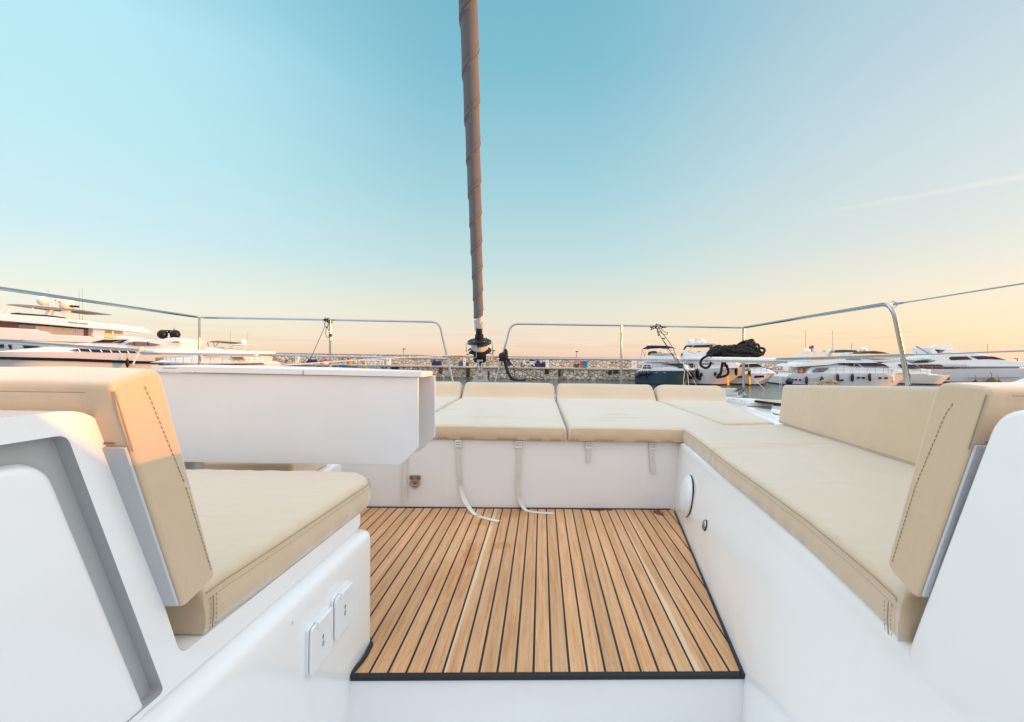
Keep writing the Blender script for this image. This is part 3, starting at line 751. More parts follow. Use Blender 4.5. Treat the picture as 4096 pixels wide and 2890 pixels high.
c = wallR(1581, 1178); nrm = Vector((-1, .20, (led_x(c.y)-flo_x(c.y))/.4)).normalized()
e = empty('courtesy_light', c, 'small round steel courtesy light low on the right wall', 'light fitting')
m = MB(); m.lathe([(.022, -.003), (.0225, .004), (.021, .007), (.014, .008)], c, nrm, 24); obj('bezel', m, steel, e)
m = MB(); m.lathe([(.0235, -.002), (.024, .001), (.0225, .0028)], c, nrm, 24); obj('gasket', m, black_pl, e)
m = MB(); m.lathe([(.0135, .004), (.0125, .0085), (.001, .0098)], c, nrm, 20); obj('lens', m, glass_g, e)
# folding pad eye on the bench front
def bench(x, y, o=.004):
    u, v = uv(x*K, y*K); d = 2.5
    for _ in range(5): d = bwy(u*d)-o
    return Vector((u*d, d, EYE+v*d))
c = bench(931, 1080); e = empty('pad_eye', c, 'steel folding pad eye screwed to the bench front below the table end', 'pad eye')
m = MB(); P = roundpoly([Vector((-.032, .005, 0)), Vector((.032, .005, 0)), Vector((.032, .036, 0)), Vector((-.032, .036, 0))], .007, 4)
m.prism([c+Vector((p.x, 0, p.y)) for p in P], [c+Vector((p.x, -.006, p.y)) for p in P])
m.lathe([(.022, -.001), (.022, .005)], c+Vector((0, 0, -.008)), (0, -1, 0), 20); obj('base_plate', m, steel, e)
m = MB(); m.tube([c+Vector((.028*math.cos(a), -.013, -.004+.028*math.sin(a))) for a in [math.pi*(1.02+i*.96/16) for i in range(17)]], .0048, 8)
m.tube([c+Vector((-.028, -.013, -.005)), c+Vector((-.026, -.010, .012))], .0048, 8); m.tube([c+Vector((.028, -.013, -.005)), c+Vector((.026, -.010, .012))], .0048, 8)
obj('ring', m, steel, e)
for dx, dz in ((-.018, .022), (.018, .022), (0, -.006)):
    m = MB(); m.lathe([(.0095, .005), (.0085, .009), (.004, .0105), (.001, .010)], c+Vector((dx, 0, dz)), (0, -1, 0), 14); obj('screw', m, steel_d, e)

# webbing straps with buckles on the bench front
q6 = zoom(1600, 1450, 1.435)
def bp(x, y, o=.014): X, Y = q6(x, y); return bench(X/K, Y/K, o)
def fp(x, y, z=.004): return atz(*q6(x, y), z)
def ribbon_strap(label, bx, hang, floor_pts):
    c = bench(bx, 1000, .008); e = empty('buckle_strap', c, label, 'strap', 'webbing straps hanging on the bench front')
    P = [bp(*p) for p in hang]+[(bp(*p, .03+.0004*max(0, p[1]-730)) if p[1] < 846 else fp(*p)) for p in floor_pts]
    P = [Vector((P[0].x, bwy(P[0].x)+.012, .402)), Vector((P[0].x, bwy(P[0].x)-.012, .398))]+P
    P = spline(P, 8); m = MB(); rings = []
    for i, p in enumerate(P):
        d = (P[min(i+1, len(P)-1)]-P[max(i-1, 0)]).normalized()
        ref = Vector((0, -1, 0)).lerp(Vector((0, 0, 1)), max(0, min(1, (.16-p.z)/.16)))
        side = d.cross(ref).normalized()
        if side.x < 0: side = -side
        nn = side.cross(d).normalized(); w = .0125
        rings.append([p-side*w-nn*.001, p+side*w-nn*.001, p+side*w+nn*.001, p-side*w+nn*.001])
    m.loft(rings); obj('webbing', m, strap_m, e)
    m = MB(); bc = Vector((c.x, bwy(c.x)-.018, .372))
    for dz, hh in ((.016, .008), (-.014, .010)): m.box(bc+Vector((0, 0, dz)), (.036, .010, hh))
    for dx in (-.0165, .0165): m.box(bc+Vector((dx, 0, 0)), (.0055, .012, .04))
    m.box(bc+Vector((0, -.003, .002)), (.026, .007, .007)); obj('buckle', m, plast_w, e, bevel=.002)
ribbon_strap('long white webbing strap nearest the table, trailing furthest onto the teak floor', 1028, [(336, 500), (338, 580), (342, 660), (352, 730)], [(376, 800), (425, 868), (490, 895), (568, 913)])
ribbon_strap('long stained webbing strap left of the sun pad seam, curling onto the teak', 1163, [(684, 500), (683, 580), (680, 650), (678, 740), (690, 800)], [(722, 848), (790, 862), (880, 867)])
ribbon_strap('shorter of the two cut webbing straps, just right of the sun pad seam', 1320, [(1085, 495), (1084, 530), (1082, 575)], [])
ribbon_strap('cut webbing strap nearest the right wall, its tail slanting to the right', 1462, [(1443, 495), (1446, 560), (1455, 640)], [])
ribbon_strap('webbing strap beyond the left seat cushion, seen below the table', 806, [(26, 660), (26, 760), (26, 800)], [])
# ================================================================== pulpits
DR = 5.2
def Pd(x, y, d=DR): return at(x*K, y*K, d)
TR = .0130
left_rail = empty('pulpit_rail', Pd(740, 850)*1.0, 'polished steel pulpit rail on the left bow, running out of the picture', 'guard rail', 'pulpit rails at the bow')
right_rail = empty('pulpit_rail', Pd(1393, 860), 'polished steel pulpit rail on the right bow, ending in a bent tube', 'guard rail', 'pulpit rails at the bow')
def bar(name, pts, parent, r=TR, n=12, m_=None):
    m = MB(); m.tube(pts, r, n); return obj(name, m, m_ or steel, parent, ang=60)
ztop_l = Pd(447, 712).z; dL0 = (ztop_l+.02-EYE)/uv(-40*K, 641*K)[1]
bar('top_rail', fillet([D(at, -40, 641, dL0), Pd(447, 712), Pd(720, 717), Pd(985, 722), Pd(1020, 880)], .10, 8), left_rail)
ml = Pd(447, 793)
bar('mid_rail', [D(at, -40, 764, dL0*1.0), D(at, 315, 786, DR-.75), Pd(447, 792), Pd(735, 799), Pd(1001, 805)], left_rail, .0125)
bar('post', [Pd(447, 712), Pd(447, 890)], left_rail, .0125)
bar('post', [Pd(740, 718), Pd(740, 890)], left_rail, .0125)
zr = Pd(1667, 735).z; dR1 = (zr-EYE)/uv(1988*K, 682*K)[1]
bar('top_rail', fillet([Pd(1106, 880), Pd(1145, 726), Pd(1400, 730), Pd(1667, 735), D(at, 1830, 707.5, DR+(dR1-DR)*.62), D(at, 2000, 680, dR1-.08), D(at, 2038, 862, dR1-.05)], .10, 8), right_rail)
bar('mid_rail', [Pd(1126, 804), Pd(1400, 806), Pd(1667, 808), D(at, 1830, 804, DR+(dR1-DR)*.62), D(at, 2024, 798.5, dR1-.06)], right_rail, .0125)
bar('post', [Pd(1393, 731), Pd(1393, 890)], right_rail, .0125)
bar('post', [Pd(1667, 736), Pd(1667, 886)], right_rail, .0145)
m = MB(); m.lathe([(.045, 0), (.045, .008), (.022, .014), (.02, .03)], Pd(1667, 887)); obj('base', m, steel, right_rail)
bar('stanchion', [D(at, 2023, 797, dR1-.05), D(at, 2035, 866, dR1-.04)], right_rail, .0125)
# lifelines with rings and terminals
def lifeline(label, rx_, ry_, wx, wy, d0, d1, rr):
    c = D(at, rx_, ry_, d0); e = empty('lifeline', c, label, 'wire', 'lifelines at the right bow')
    m = MB(); m.tube([c+Vector((rr*math.cos(a), 0, rr*math.sin(a))) for a in [2*math.pi*i/24 for i in range(24)]], .0032, 8, True); obj('ring', m, steel, e)
    far = D(at, wx, wy, d1); dv = (far-c).normalized()
    p0 = c+dv*rr*.7
    m = MB(); m.lathe([(.004, 0), (.011, .006), (.011, .02), (.007, .03), (.007, .09), (.0045, .10), (.004, .15)], p0, dv, 12); obj('terminal', m, steel, e)
    m = MB(); m.tube([p0+dv*.05, far], .0038, 8); obj('wire', m, grey_m, e)
lifeline('upper steel lifeline wire running from the bent rail end out of frame', 2003, 683, 2330, 630.5, dR1-.07, dR1-1.1, .020)
lifeline('lower thin lifeline wire running from the short stanchion past the big yacht', 2026, 797, 2330, 786, dR1-.06, dR1-1.0, .016)

# bow seats
def bowseat(label, P, parent, cr=.05):
    e = empty('bow_seat', sum(P, Vector())/len(P), label, 'bow seat', 'white bow seats on the pulpits')
    Q = roundpoly(P, cr, 5)
    m = MB(); m.prism([p+Vector((0, 0, -.034)) for p in Q], Q); obj('seat', m, gel, e, bevel=.012)
    c = sum(P, Vector())/len(P)
    m = MB(); m.prism([c+(p-c)*.93+Vector((0, 0, -.055)) for p in Q], [c+(p-c)*.93+Vector((0, 0, -.034)) for p in Q]); obj('frame', m, alu, e, bevel=.004)
zs = Pd(1667, 802.5).z
bowseat('white bow seat on the right pulpit with black rope heaped on it', [Vector((*Pd(1530, 803, 5.16).xy, zs)), Vector((*Pd(1672, 803, 5.19).xy, zs)), Vector((*D(at, 1780, 804, 4.5).xy, zs)), Vector((*D(at, 1735, 806, 4.42).xy, zs)), Vector((*Pd(1568, 805, 4.88).xy, zs))], None)
zs2 = Pd(447, 786).z
bowseat('bare white bow seat on the left pulpit behind the table', [Vector((*Pd(622, 790, 5.16).xy, zs2)), Vector((*Pd(447, 788, 5.19).xy, zs2)), Vector((*D(at, 300, 780, 4.5).xy, zs2)), Vector((*D(at, 345, 780, 4.4).xy, zs2)), Vector((*Pd(585, 790, 4.88).xy, zs2))], None)

# ================================================================== furled headsail on its forestay
b0 = D(at, 1073.5, 722, 4.97); b1 = D(at, 1050, 0, 3.84); ax = (b1-b0).normalized(); Lv = (b1-b0).length
furl = empty('furled_headsail', D(at, 1078, 850, 5.05), 'taupe furled headsail rolled on the forestay above a black furling drum', 'furled sail')
a_x = ax.cross(Vector((0, 1, 0))).normalized(); a_y = ax.cross(a_x).normalized()     # a_x sideways, a_y fore and aft
if a_x.x < 0: a_x = -a_x
a_y = ax.cross(a_x); a_y = a_y if a_y.y < 0 else -a_y                                  # towards the camera
def hh(y):                                             # height along the stay seen at picture row y
    lo, hi = -2, Lv*1.6
    for _ in range(50):
        k = (lo+hi)/2; p = b0+ax*k; v = (p.z-EYE)/p.y
        if v < uv(1060*K, y*K)[1]: lo = k
        else: hi = k
    return lo
zq = zoom(1750, 0, 1.246)
edges = [hh(zq(150, y)[1]/K) for y in (1590, 1500, 1393, 1270, 1135, 990, 820, 620, 395, 120)]
while edges[-1] < Lv*1.45: edges.append(edges[-1]+(edges[-1]-edges[-2])*1.02)
r_at = lambda h: .052+(.0835-.052)*h/Lv
m = MB(); nT = 56; rings = []; H0, H1, nH = edges[0]-.02, Lv*1.42, 560
rnd = random.Random(3)
ph = [rnd.uniform(0, 6) for _ in range(8)]
def phase(h):
    if h < edges[0]: return (h-edges[0])/(edges[1]-edges[0])
    for i in range(len(edges)-1):
        if h < edges[i+1]: return i+(h-edges[i])/(edges[i+1]-edges[i])
    return len(edges)-1
V = []; F = []
for i in range(nH+1):
    h = H0+(H1-H0)*i/nH; r0_ = r_at(h)
    for k in range(nT):
        th = 2*math.pi*k/nT                       # 0 at the left edge, rising through the face to the right
        p = phase(h)-.42*(1-math.cos(th/2)) if False else phase(h)-(th/(2*math.pi))*.98
        f = p-math.floor(p)
        lip = 1-min(1, f/.07)
        s = 1.0+.115*(1-f)**1.3+(.02 if f < .16 else 0)*(1 if f > .02 else .3)
        wr = .012*math.sin(3*th+h*5+ph[0])*math.sin(h*7+ph[1])+.010*math.sin(2*th-h*9+ph[2])
        wr += .016*math.sin(th*5+h*2.2+ph[3])*max(0, math.sin(h*3.1+ph[4]))
        rr = r0_*(s+wr)*.93
        hh_ = h
        if h < edges[0]+.10: 
            cut = edges[0]+(th/(2*math.pi))*.10*(1 if th < math.pi*1.5 else 3-th/(math.pi*.75))
            hh_ = max(h, cut)
        V.append(b0+ax*hh_+a_x*(-math.cos(th)*rr)+a_y*(math.sin(th)*rr))
for i in range(nH):
    for k in range(nT):
        j = (k+1) % nT; F.append((i*nT+k, i*nT+j, (i+1)*nT+j, (i+1)*nT+k))
m.add(V, F); sail = obj('rolled_sail', m, canvas_sail, furl, ang=28)
# seam tapes along the lap edges
gt = mat('grey_thread', (.07, .062, .062), .8)
for e_i in range(len(edges)-3):
  for ins, rt in ((.045, .0016), (.20, .0011)):
    P = []
    for k in range(0, 30):
        th = 2*math.pi*(.02+k/30*.62); a, b = edges[e_i], edges[e_i+1]; inset = ins
        h = a+(th/(2*math.pi)*.98+inset)*(b-a); rr = r_at(h)*(1.0+.115*(1-inset)**1.3+(.02 if inset < .16 else 0))*.932+.0004
        P.append(b0+ax*h+a_x*(-math.cos(th)*rr)+a_y*(math.sin(th)*rr))
    m = MB(); m.tube(P, rt, 4); obj('seam', m, gt, furl)
q5 = zoom(1800, 1150, 3.6)
def fz(y, x=430): return hh(q5(x, y)[1]/K)
B = lambda h, dx=0, dy=0: b0+ax*h+a_x*dx+a_y*dy
m = MB(); 
for dx, dy, r_ in ((-.028, .0, .022), (.018, .012, .014), (.026, -.01, .018), (.002, .022, .008)): m.tube([B(-.01 if dx > 0 else .02, dx, dy), B(fz(600)-.02, dx, dy)], r_, 12)
m.tube([B(edges[0]+.15), B(fz(600))], .026, 14); obj('foil', m, alu, furl)
h1, h2, h3, h4, h5, h6, h7 = fz(585), fz(680), fz(740), fz(785), fz(905), fz(950), fz(1060)
m = MB(); m.lathe([(.035, h1-h1), (.037, -.02), (.037, h2-h1), (.049, h2-h1-.006), (.050, h3-h1), (.075, h3-h1-.02), (.082, h4-h1+.01)], B(h1), ax, 28); obj('drum_neck', m, black_pl, furl, ang=40)
m = MB(); m.lathe([(.02, .006), (.12, .005), (.137, 0), (.137, -.008), (.02, -.012)], B(h4), ax, 40); obj('drum_flange', m, black_pl, furl)
m = MB(); m.lathe([(.02, .006), (.12, .005), (.135, 0), (.135, -.008), (.02, -.012)], B(h5), ax, 40); obj('drum_flange', m, black_pl, furl)
m = MB(); turns = 7
P = []
for i in range(turns*24+1):
    t = i/24; a = 2*math.pi*t; h = h5+.02+(h4-h5-.045)*(t/turns); r_ = .083+.006*math.sin(t*1.7)
    P.append(B(h, r_*math.cos(a), r_*math.sin(a)))
m.tube(P, .0085, 7); m.lathe([(.078, 0), (.078, h4-h5)], B(h5), ax, 24); obj('wound_rope', m, white_rope, furl)
m = MB(); m.lathe([(.02, 0), (.068, 0), (.07, -.01), (.07, h6-h5+.02), (.073, h6-h5), (.073, h7-h5+.01), (.066, h7-h5), (.02, h7-h5)], B(h5), ax, 30); obj('drum_base', m, black_pl, furl, ang=40)
m = MB(); m.lathe([(.0712, h6-h5+.032), (.0722, h6-h5+.030), (.0722, h6-h5+.008), (.0712, h6-h5+.006)], B(h5), ax, 30); obj('clamp_band', m, mat('brass_band', (.62, .46, .24), .3, metal=1), furl)
sp_ = B(fz(1025), -.014, .0735)
m = MB(); m.lathe([(.017, -.003), (.017, .0008), (.001, .0008)], sp_, a_y, 20); bd = obj('round_badge', m, plast_w, furl)
m = MB()
for dx in (-.007, -.0025, .003, .0075): m.box(sp_+a_x*dx+a_y*.0012, (.0035, .0004, .0045))
obj('badge_print', m, ink, furl)
# wire cage round the drum
for ang in (2.75, 1.75, .35, 5.2):
    ca, sa = math.cos(ang), math.sin(ang); ra = .158
    P = [B(h4+.004, .12*ca, .12*sa), B(h4+.006, ra*ca, ra*sa), B(h5-.03, ra*ca, ra*sa), B(h6+.02, .07*ca, .07*sa)]
    m = MB(); m.tube(fillet(P, .02, 4), .0048, 8); obj('cage_wire', m, steel, furl)
for hq in (h5-.028, h4+.006):
    m = MB(); m.tube([B(hq, .158*math.cos(a), .158*math.sin(a)) for a in [1.75+(2.75-1.75)*i/8 for i in range(9)]], .0042, 6); obj('cage_wire', m, steel, furl)
for dx in (-.055, .058):
    m = MB(); m.ball(B(h4+.02, dx, .05), .007); obj('bolt', m, steel, furl)
# toggle and triangular bow plate
bp0 = D(at, 1075, 812, 5.03); pl = D(at, 1078, 845, 5.05)
m = MB(); m.tube([B(h7), D(at, 1076.5, 835, 5.03)], .014, 12)
for dx in (-.028, .026): m.box(D(at, 1076.5, 822, 5.03)+Vector((dx, 0, 0)), (.010, .02, .10))
m.box(D(at, 1076, 809, 5.03), (.066, .02, .02)); obj('toggle', m, steel, furl, bevel=.003)
A = [D(at, *p, 5.04) for p in ((1056, 862), (1069, 833), (1072, 829), (1074, 839), (1079.5, 839), (1081, 829), (1085, 833), (1098, 862))]
m = MB(); m.prism(A, [p+Vector((0, .02, 0)) for p in A]); obj('bow_plate', m, alu, furl, bevel=.003)
m = MB(); c = D(at, 1076.5, 843.5, 5.035)
m.lathe([(.036, 0), (.036, .004), (.03, .005), (.028, .002)], c, (0, -1, 0), 22); m.lathe([(.02, 0), (.02, .008), (.012, .01), (.001, .01)], c, (0, -1, 0), 16); obj('pin', m, steel, furl)

# furling line running aft along the left side
fl0 = B(h5+.025, -.088, .03)
P = [fl0, D(at, 1040, 794, 4.9), D(at, 1000, 797.5, 4.8), D(at, 800, 808, 4.5), D(at, 600, 822, 4.2), D(at, 480, 829, 4.0), D(at, 300, 842, 3.6)]
def twist(pts, r, strand, pitch, n=5, mb=None, step=None):
    """Three-strand laid rope along a smooth path."""
    m = mb or MB(); pts = [Vector(p) for p in pts]; L = [0]
    for a, b in zip(pts, pts[1:]): L.append(L[-1]+(b-a).length)
    st = step or pitch/7; M = max(3, int(L[-1]/st)); Q = []; j = 0
    for i in range(M+1):
        s = L[-1]*i/M
        while j < len(L)-2 and L[j+1] < s: j += 1
        Q.append(pts[j].lerp(pts[j+1], (s-L[j])/max(L[j+1]-L[j], 1e-9)))
    S_ = [[], [], []]; up = None
    for i, p in enumerate(Q):
        t = (Q[min(i+1, M)]-Q[max(i-1, 0)])
        t = t.normalized() if t.length > 1e-9 else Vector((0, 0, 1))
        if up is None: up = t.orthogonal()
        a = up-t*up.dot(t); a = a.normalized() if a.length > 1e-6 else t.orthogonal().normalized(); b = t.cross(a); up = a
        for k in range(3):
            w = 2*math.pi*(L[-1]*i/M/pitch+k/3); S_[k].append(p+(a*math.cos(w)+b*math.sin(w))*r)
    for k in range(3): m.tube(S_[k], strand, n)
    return m
m = twist(spline(P, 10), .0032, .0036, .055); fo = obj('furling_line', m, white_rope, None); tag(fo, 'thin white furling line running left from the drum across the rail', 'rope')

# ================================================================== ropes and cords
qr = zoom(2480, 1340, 3.532)
def rp(x, y, d): return at(*qr(x, y), d)
m = MB(); rnd = random.Random(11)
zb = zs+.02
x0, x1 = rp(1270, 290, 4.95).x, rp(2110, 290, 4.75).x
def heap(x):                                             # profile of the heap: top height above the seat
    t = (x-x0)/(x1-x0)
    K_ = [(0, .10), (.12, .125), (.28, .10), (.38, .085), (.48, .12), (.62, .165), (.75, .155), (.88, .13), (1, .07)]
    for (a, ha), (b, hb) in zip(K_, K_[1:]):
        if t <= b: return ha+(hb-ha)*(max(t, a)-a)/(b-a)
    return .06
for loop in range(34):
    cx_ = x0+(x1-x0)*(.5+rnd.uniform(-.12, .12)); half = (x1-x0)*rnd.uniform(.22, .47); cy = 4.93+rnd.uniform(-.06, .08)
    Pn = []; n = 18; pz = rnd.uniform(0, 6)
    for i in range(n):
        a = 2*math.pi*i/n; xx = min(max(cx_+half*math.cos(a), x0+.02), x1-.02); H = heap(xx)
        lv = .018+(H-.03)*(loop/33)**.8*(.75+.25*math.sin(3*a+pz))
        Pn.append(Vector((xx, cy+.075*math.sin(a)+.02*math.sin(2*a+pz), zs+lv)))
    twist(spline(Pn, 6, True)+[Pn[0]], .0070, .0078, .058, mb=m)
for xx, hh2 in [(.04+.92*i/15+rnd.uniform(-.03, .03), rnd.uniform(.88, 1.12)) for i in range(16)]:    # turns wrapped over the heap
    X = x0+(x1-x0)*xx; H = heap(X)*hh2; tl_ = rnd.uniform(-.12, .12)
    Pn = [Vector((X+tl_*math.cos(a), 4.93+.105*math.sin(a), zs+.015+max(0, H*.52+H*.5*math.cos(a)))) for a in [2*math.pi*i/14 for i in range(14)]]
    twist(spline(Pn, 5, True)+[Pn[0]], .0070, .0078, .058, mb=m)
# hanging bights in front of the seat
for pts in ([(1290, 285), (1240, 295), (1165, 340), (1135, 400), (1160, 450), (1215, 470), (1262, 445), (1285, 380), (1283, 310), (1300, 270)],
            [(1460, 260), (1465, 310), (1450, 370), (1440, 440), (1428, 520), (1405, 575), (1365, 605), (1420, 598), (1490, 580), (1528, 545), (1520, 480), (1480, 400), (1462, 340), (1475, 260)],
            [(1375, 612), (1400, 560), (1430, 545)]):
    d = 4.80; Pn = [rp(x, y, d+.004*i) for i, (x, y) in enumerate(pts)]
    twist(spline(Pn, 8), .0070, .0078, .058, mb=m)
rope_o = obj('rope_heap', m, black_rope, None); tag(rope_o, 'thick black mooring rope heaped on the right bow seat with hanging bights', 'rope')
m = MB(); m.tube([rp(1758, 205, 4.83), rp(1775, 210, 4.82)], .012, 8); obj('whipping', m, mat('pink_tape', (.75, .12, .14), .6), None)
wh = bpy.data.objects['whipping']; wh.parent = rope_o; wh.location = wh.location-rope_o.location

def cords(name, label, paths, r, cat='cord', mt=None, knots=()):
    m = MB()
    for P in paths: m.tube(spline(P, 8), r, 6)
    for c, R_, n, sd in knots:
        rn = random.Random(sd); Q = [Vector(c)+Vector((rn.gauss(0, 1)*R_[0], rn.gauss(0, 1)*R_[1], rn.gauss(0, 1)*R_[2])) for _ in range(n)]
        m.tube(spline(Q, 6), r*1.25, 6)
    return tag(obj(name, m, mt or cord_m, None), label, cat)
zz = lambda x, y, d=5.15: at(*zoom(2400, 1250, 2.87)(x, y), d)
cords('cord', 'black cords knotted on the right top rail and led down to the deck', [
    [zz(640, 165), zz(690, 270, 5.1), zz(800, 440, 4.95), zz(930, 600, 4.8), zz(1060, 750, 4.65), zz(1110, 800, 4.58), zz(1230, 880, 4.5), zz(1350, 940, 4.45), zz(1390, 962, 4.45)],
    [zz(665, 170), zz(740, 270, 5.1), zz(830, 400, 5.0), zz(900, 560, 4.82), zz(985, 680, 4.7), zz(1075, 770, 4.62)],
    [zz(660, 190), zz(700, 290), zz(760, 370, 5.05), zz(860, 540, 4.85), zz(900, 590, 4.8)],
    [zz(690, 180, 5.12), zz(740, 225, 5.1), zz(775, 230, 5.1), zz(765, 255, 5.1), zz(715, 250, 5.1), zz(690, 215, 5.1), zz(670, 270, 5.1)],
    [zz(655, 190), zz(660, 230), zz(672, 270)],
    [zz(640, 145), zz(630, 165), zz(640, 185), zz(670, 180), zz(700, 155)]], .0032,
    knots=[(zz(662, 165, 5.19), (.035, .018, .018), 18, 5), (zz(735, 297, 5.08), (.006, .006, .010), 7, 2), (zz(672, 265, 5.1), (.005, .005, .008), 6, 8)])
dz = lambda x, y: atz(*q(x, y), .405) if False else atz(*zoom(2800, 1480, 4.592)(x, y), .402)
post_b = Pd(1667, 884)
cords('cord', 'loose black cord lying on the right foredeck round the post foot', [
    [dz(370, 488), dz(450, 486), dz(520, 478), dz(600, 440)+Vector((0, 0, .0)), at(*zoom(2800, 1480, 4.592)(650, 395), 5.0), at(*zoom(2800, 1480, 4.592)(720, 350), 5.1), at(*zoom(2800, 1480, 4.592)(800, 338), 5.14), at(*zoom(2800, 1480, 4.592)(822, 350), 5.16)],
    [dz(380, 490), dz(540, 486), dz(650, 470), dz(740, 430), at(*zoom(2800, 1480, 4.592)(790, 400), 5.1), at(*zoom(2800, 1480, 4.592)(800, 375), 5.15), at(*zoom(2800, 1480, 4.592)(740, 368), 5.12), at(*zoom(2800, 1480, 4.592)(660, 400), 5.0)],
    [dz(375, 484), dz(520, 488), dz(700, 494), dz(880, 500)], [dz(380, 488), dz(430, 492), dz(470, 486), dz(560, 486), dz(770, 490)]], .0045)
zc2 = zoom(1000, 1200, 2.296)
cz_ = lambda x, y, d=5.13: at(*zc2(x, y), d)
cords('cord', 'thin black line coiled on the left pulpit post and led down behind the table', [
    [cz_(700, 180), cz_(680, 200), cz_(684, 230), cz_(700, 250), cz_(716, 230), cz_(708, 190)],
    [cz_(705, 180), cz_(690, 215), cz_(690, 245), cz_(712, 255), cz_(722, 215)],
    [cz_(705, 250), cz_(695, 300), cz_(705, 340), cz_(735, 345), cz_(742, 325), cz_(718, 270), cz_(706, 250)],
    [cz_(690, 240), cz_(660, 310, 5.0), cz_(610, 420, 4.9), cz_(560, 530, 4.8), cz_(535, 575, 4.75), cz_(490, 640, 4.7)]], .003, knots=[(cz_(705, 188), (.028, .015, .018), 16, 4), (cz_(740, 325), (.008, .01, .012), 8, 9), (at(*zc2(545, 560), 4.77), (.008, .008, .02), 9, 3)])
zc3 = zoom(1700, 1200, 2.7); c3 = lambda x, y, d=5.12: at(*zc3(x, y), d)
cords('cable_bundle', 'black cables lashed to the foot of the right pulpit tube beside the drum', [
    [c3(850, 610), c3(865, 670), c3(885, 730), c3(910, 800), c3(945, 850), c3(1000, 868), c3(1080, 872)],
    [c3(845, 620), c3(858, 680), c3(880, 750), c3(905, 815), c3(935, 858), c3(990, 872)]], .0105, 'cable',
    knots=[(c3(852, 622), (.030, .022, .030), 30, 6)])
cords('cord', 'thin black lines trailing from the cable lashing to the sun pads', [
    [c3(870, 640), c3(920, 690), c3(1000, 745, 4.95), c3(1150, 820, 4.8), c3(1260, 872, 4.7), c3(1310, 885, 4.6)],
    [c3(860, 650), c3(905, 660), c3(950, 710), c3(970, 790), c3(960, 840), c3(930, 850)],
    [c3(845, 650), c3(825, 700), c3(850, 730), c3(915, 715), c3(930, 690), c3(890, 655)],
    [c3(880, 760), c3(880, 830), c3(910, 860), c3(960, 870), c3(1020, 868, 4.9), c3(1075, 860, 4.9), c3(1130, 876, 4.85), c3(1170, 860, 4.85), c3(1210, 870, 4.8)]], .003)
za4 = zoom(500, 1250, 4.1); c4 = lambda x, y, d=5.15: at(*za4(x, y), d)
cords('cord', 'black lashing wound round the left pulpit post with a thin line leading right', [[c4(1290, 868), c4(1500, 862, 5.3), c4(1800, 862, 5.6), c4(2290, 850, 6)]], .004, knots=[(c4(1232, 872), (.035, .018, .012), 26, 3)])
cords('knot', 'white rope tied round the left mid rail beside the bow seat', [[c4(230, 640, 4.42), c4(190, 730, 4.4), c4(130, 860, 4.35)]], .008, 'rope', white_rope, knots=[(c4(232, 622, 4.42), (.014, .014, .018), 16, 12)])

# fittings on the right foredeck
c = D(atz, 1636, 889, .40); c = D(at, 1636, 886, 5.15)
e = empty('cleat_cover', c, 'small white box fitting on the right foredeck in front of the moored boats', 'deck box')
m = MB(); m.box(c+Vector((0, 0, .035)), (.155, .10, .085)); obj('body', m, plast_w, e, bevel=.02)
m = MB(); m.box(c+Vector((0, 0, -.012)), (.23, .13, .014)); obj('base', m, plast_w, e, bevel=.005)
# hatch on its plinth, lid ajar
hz = .40+.045
hl = [Vector((p.x, p.y, hz)) for p in (dk(1020, 608, .445), dk(1470, 668, .445), dk(1760, 640, .445), dk(1130, 590, .445))]
e = empty('deck_hatch', sum(hl, Vector())/4, 'black framed deck hatch on the right foredeck, partly behind the side backrest', 'hatch')
m = MB(); Q = hl; 
for a, b in zip(Q, Q[1:]+Q[:1]): m.tube([a+Vector((0, 0, .016)), b+Vector((0, 0, .016))], .012, 6)
obj('frame', m, black_pl, e)
m = MB(); m.prism([p+Vector((0, 0, .012)) for p in Q], [p+Vector((0, 0, .028)) for p in Q]); obj('pane', m, glass_g, e)
# tan rope coil and white cover by the right-hand side deck
c = D(at, 1846, 878, 3.6); m = MB()
for k in range(4):
    twist([c+Vector(((.10-.012*(k % 2))*math.cos(a), (.10-.012*(k % 2))*math.sin(a), -.01+.021*k+.004*math.sin(2*a))) for a in [2*math.pi*i/28 for i in range(29)]], .008, .009, .07, mb=m)
twist(spline([c+Vector((-.10, -.02, .03)), c+Vector((-.06, -.06, .075)), c+Vector((.02, -.08, .085)), c+Vector((.08, -.05, .06)), c+Vector((.1, 0, .02))], 8), .008, .009, .07, mb=m)
tag(obj('rope_coil', m, tan_rope, None), 'small coil of tan rope just showing above the side backrest', 'rope')
m = MB(); P0 = Vector((3.42, 0, 0)); nx, ny = 26, 16; V = []
for j in range(ny+1):
    for i in range(nx+1):
        u, v = i/nx, j/ny; X = P0.x+u*1.1; Y = 2.95+v*.5
        hgt = .30*min(1, u*1.7+.25)*math.sin(math.pi*(.12+.80*v))**.6+.012*math.sin(u*31+v*7)*math.sin(v*23+u*5)
        V.append(Vector((X, Y, .56+hgt*.95)))
F = [(j*(nx+1)+i, j*(nx+1)+i+1, (j+1)*(nx+1)+i+1, (j+1)*(nx+1)+i) for j in range(ny) for i in range(nx)]
n = len(V); rim = [i for i in range(nx+1)]+[j*(nx+1)+nx for j in range(1, ny+1)]+[ny*(nx+1)+i for i in range(nx-1, -1, -1)]+[j*(nx+1) for j in range(ny-1, 0, -1)]
for i in rim: V.append(Vector((V[i].x, V[i].y, .395)))
for a in range(len(rim)): b = (a+1) % len(rim); F.append((rim[a], rim[b], n+b, n+a))
F.append(tuple(range(n, n+len(rim))))
m.add(V, F); tag(obj('canvas_cover', m, canvas_w, None, ang=60), 'rumpled white canvas cover at the right edge behind the backrest', 'canvas cover')
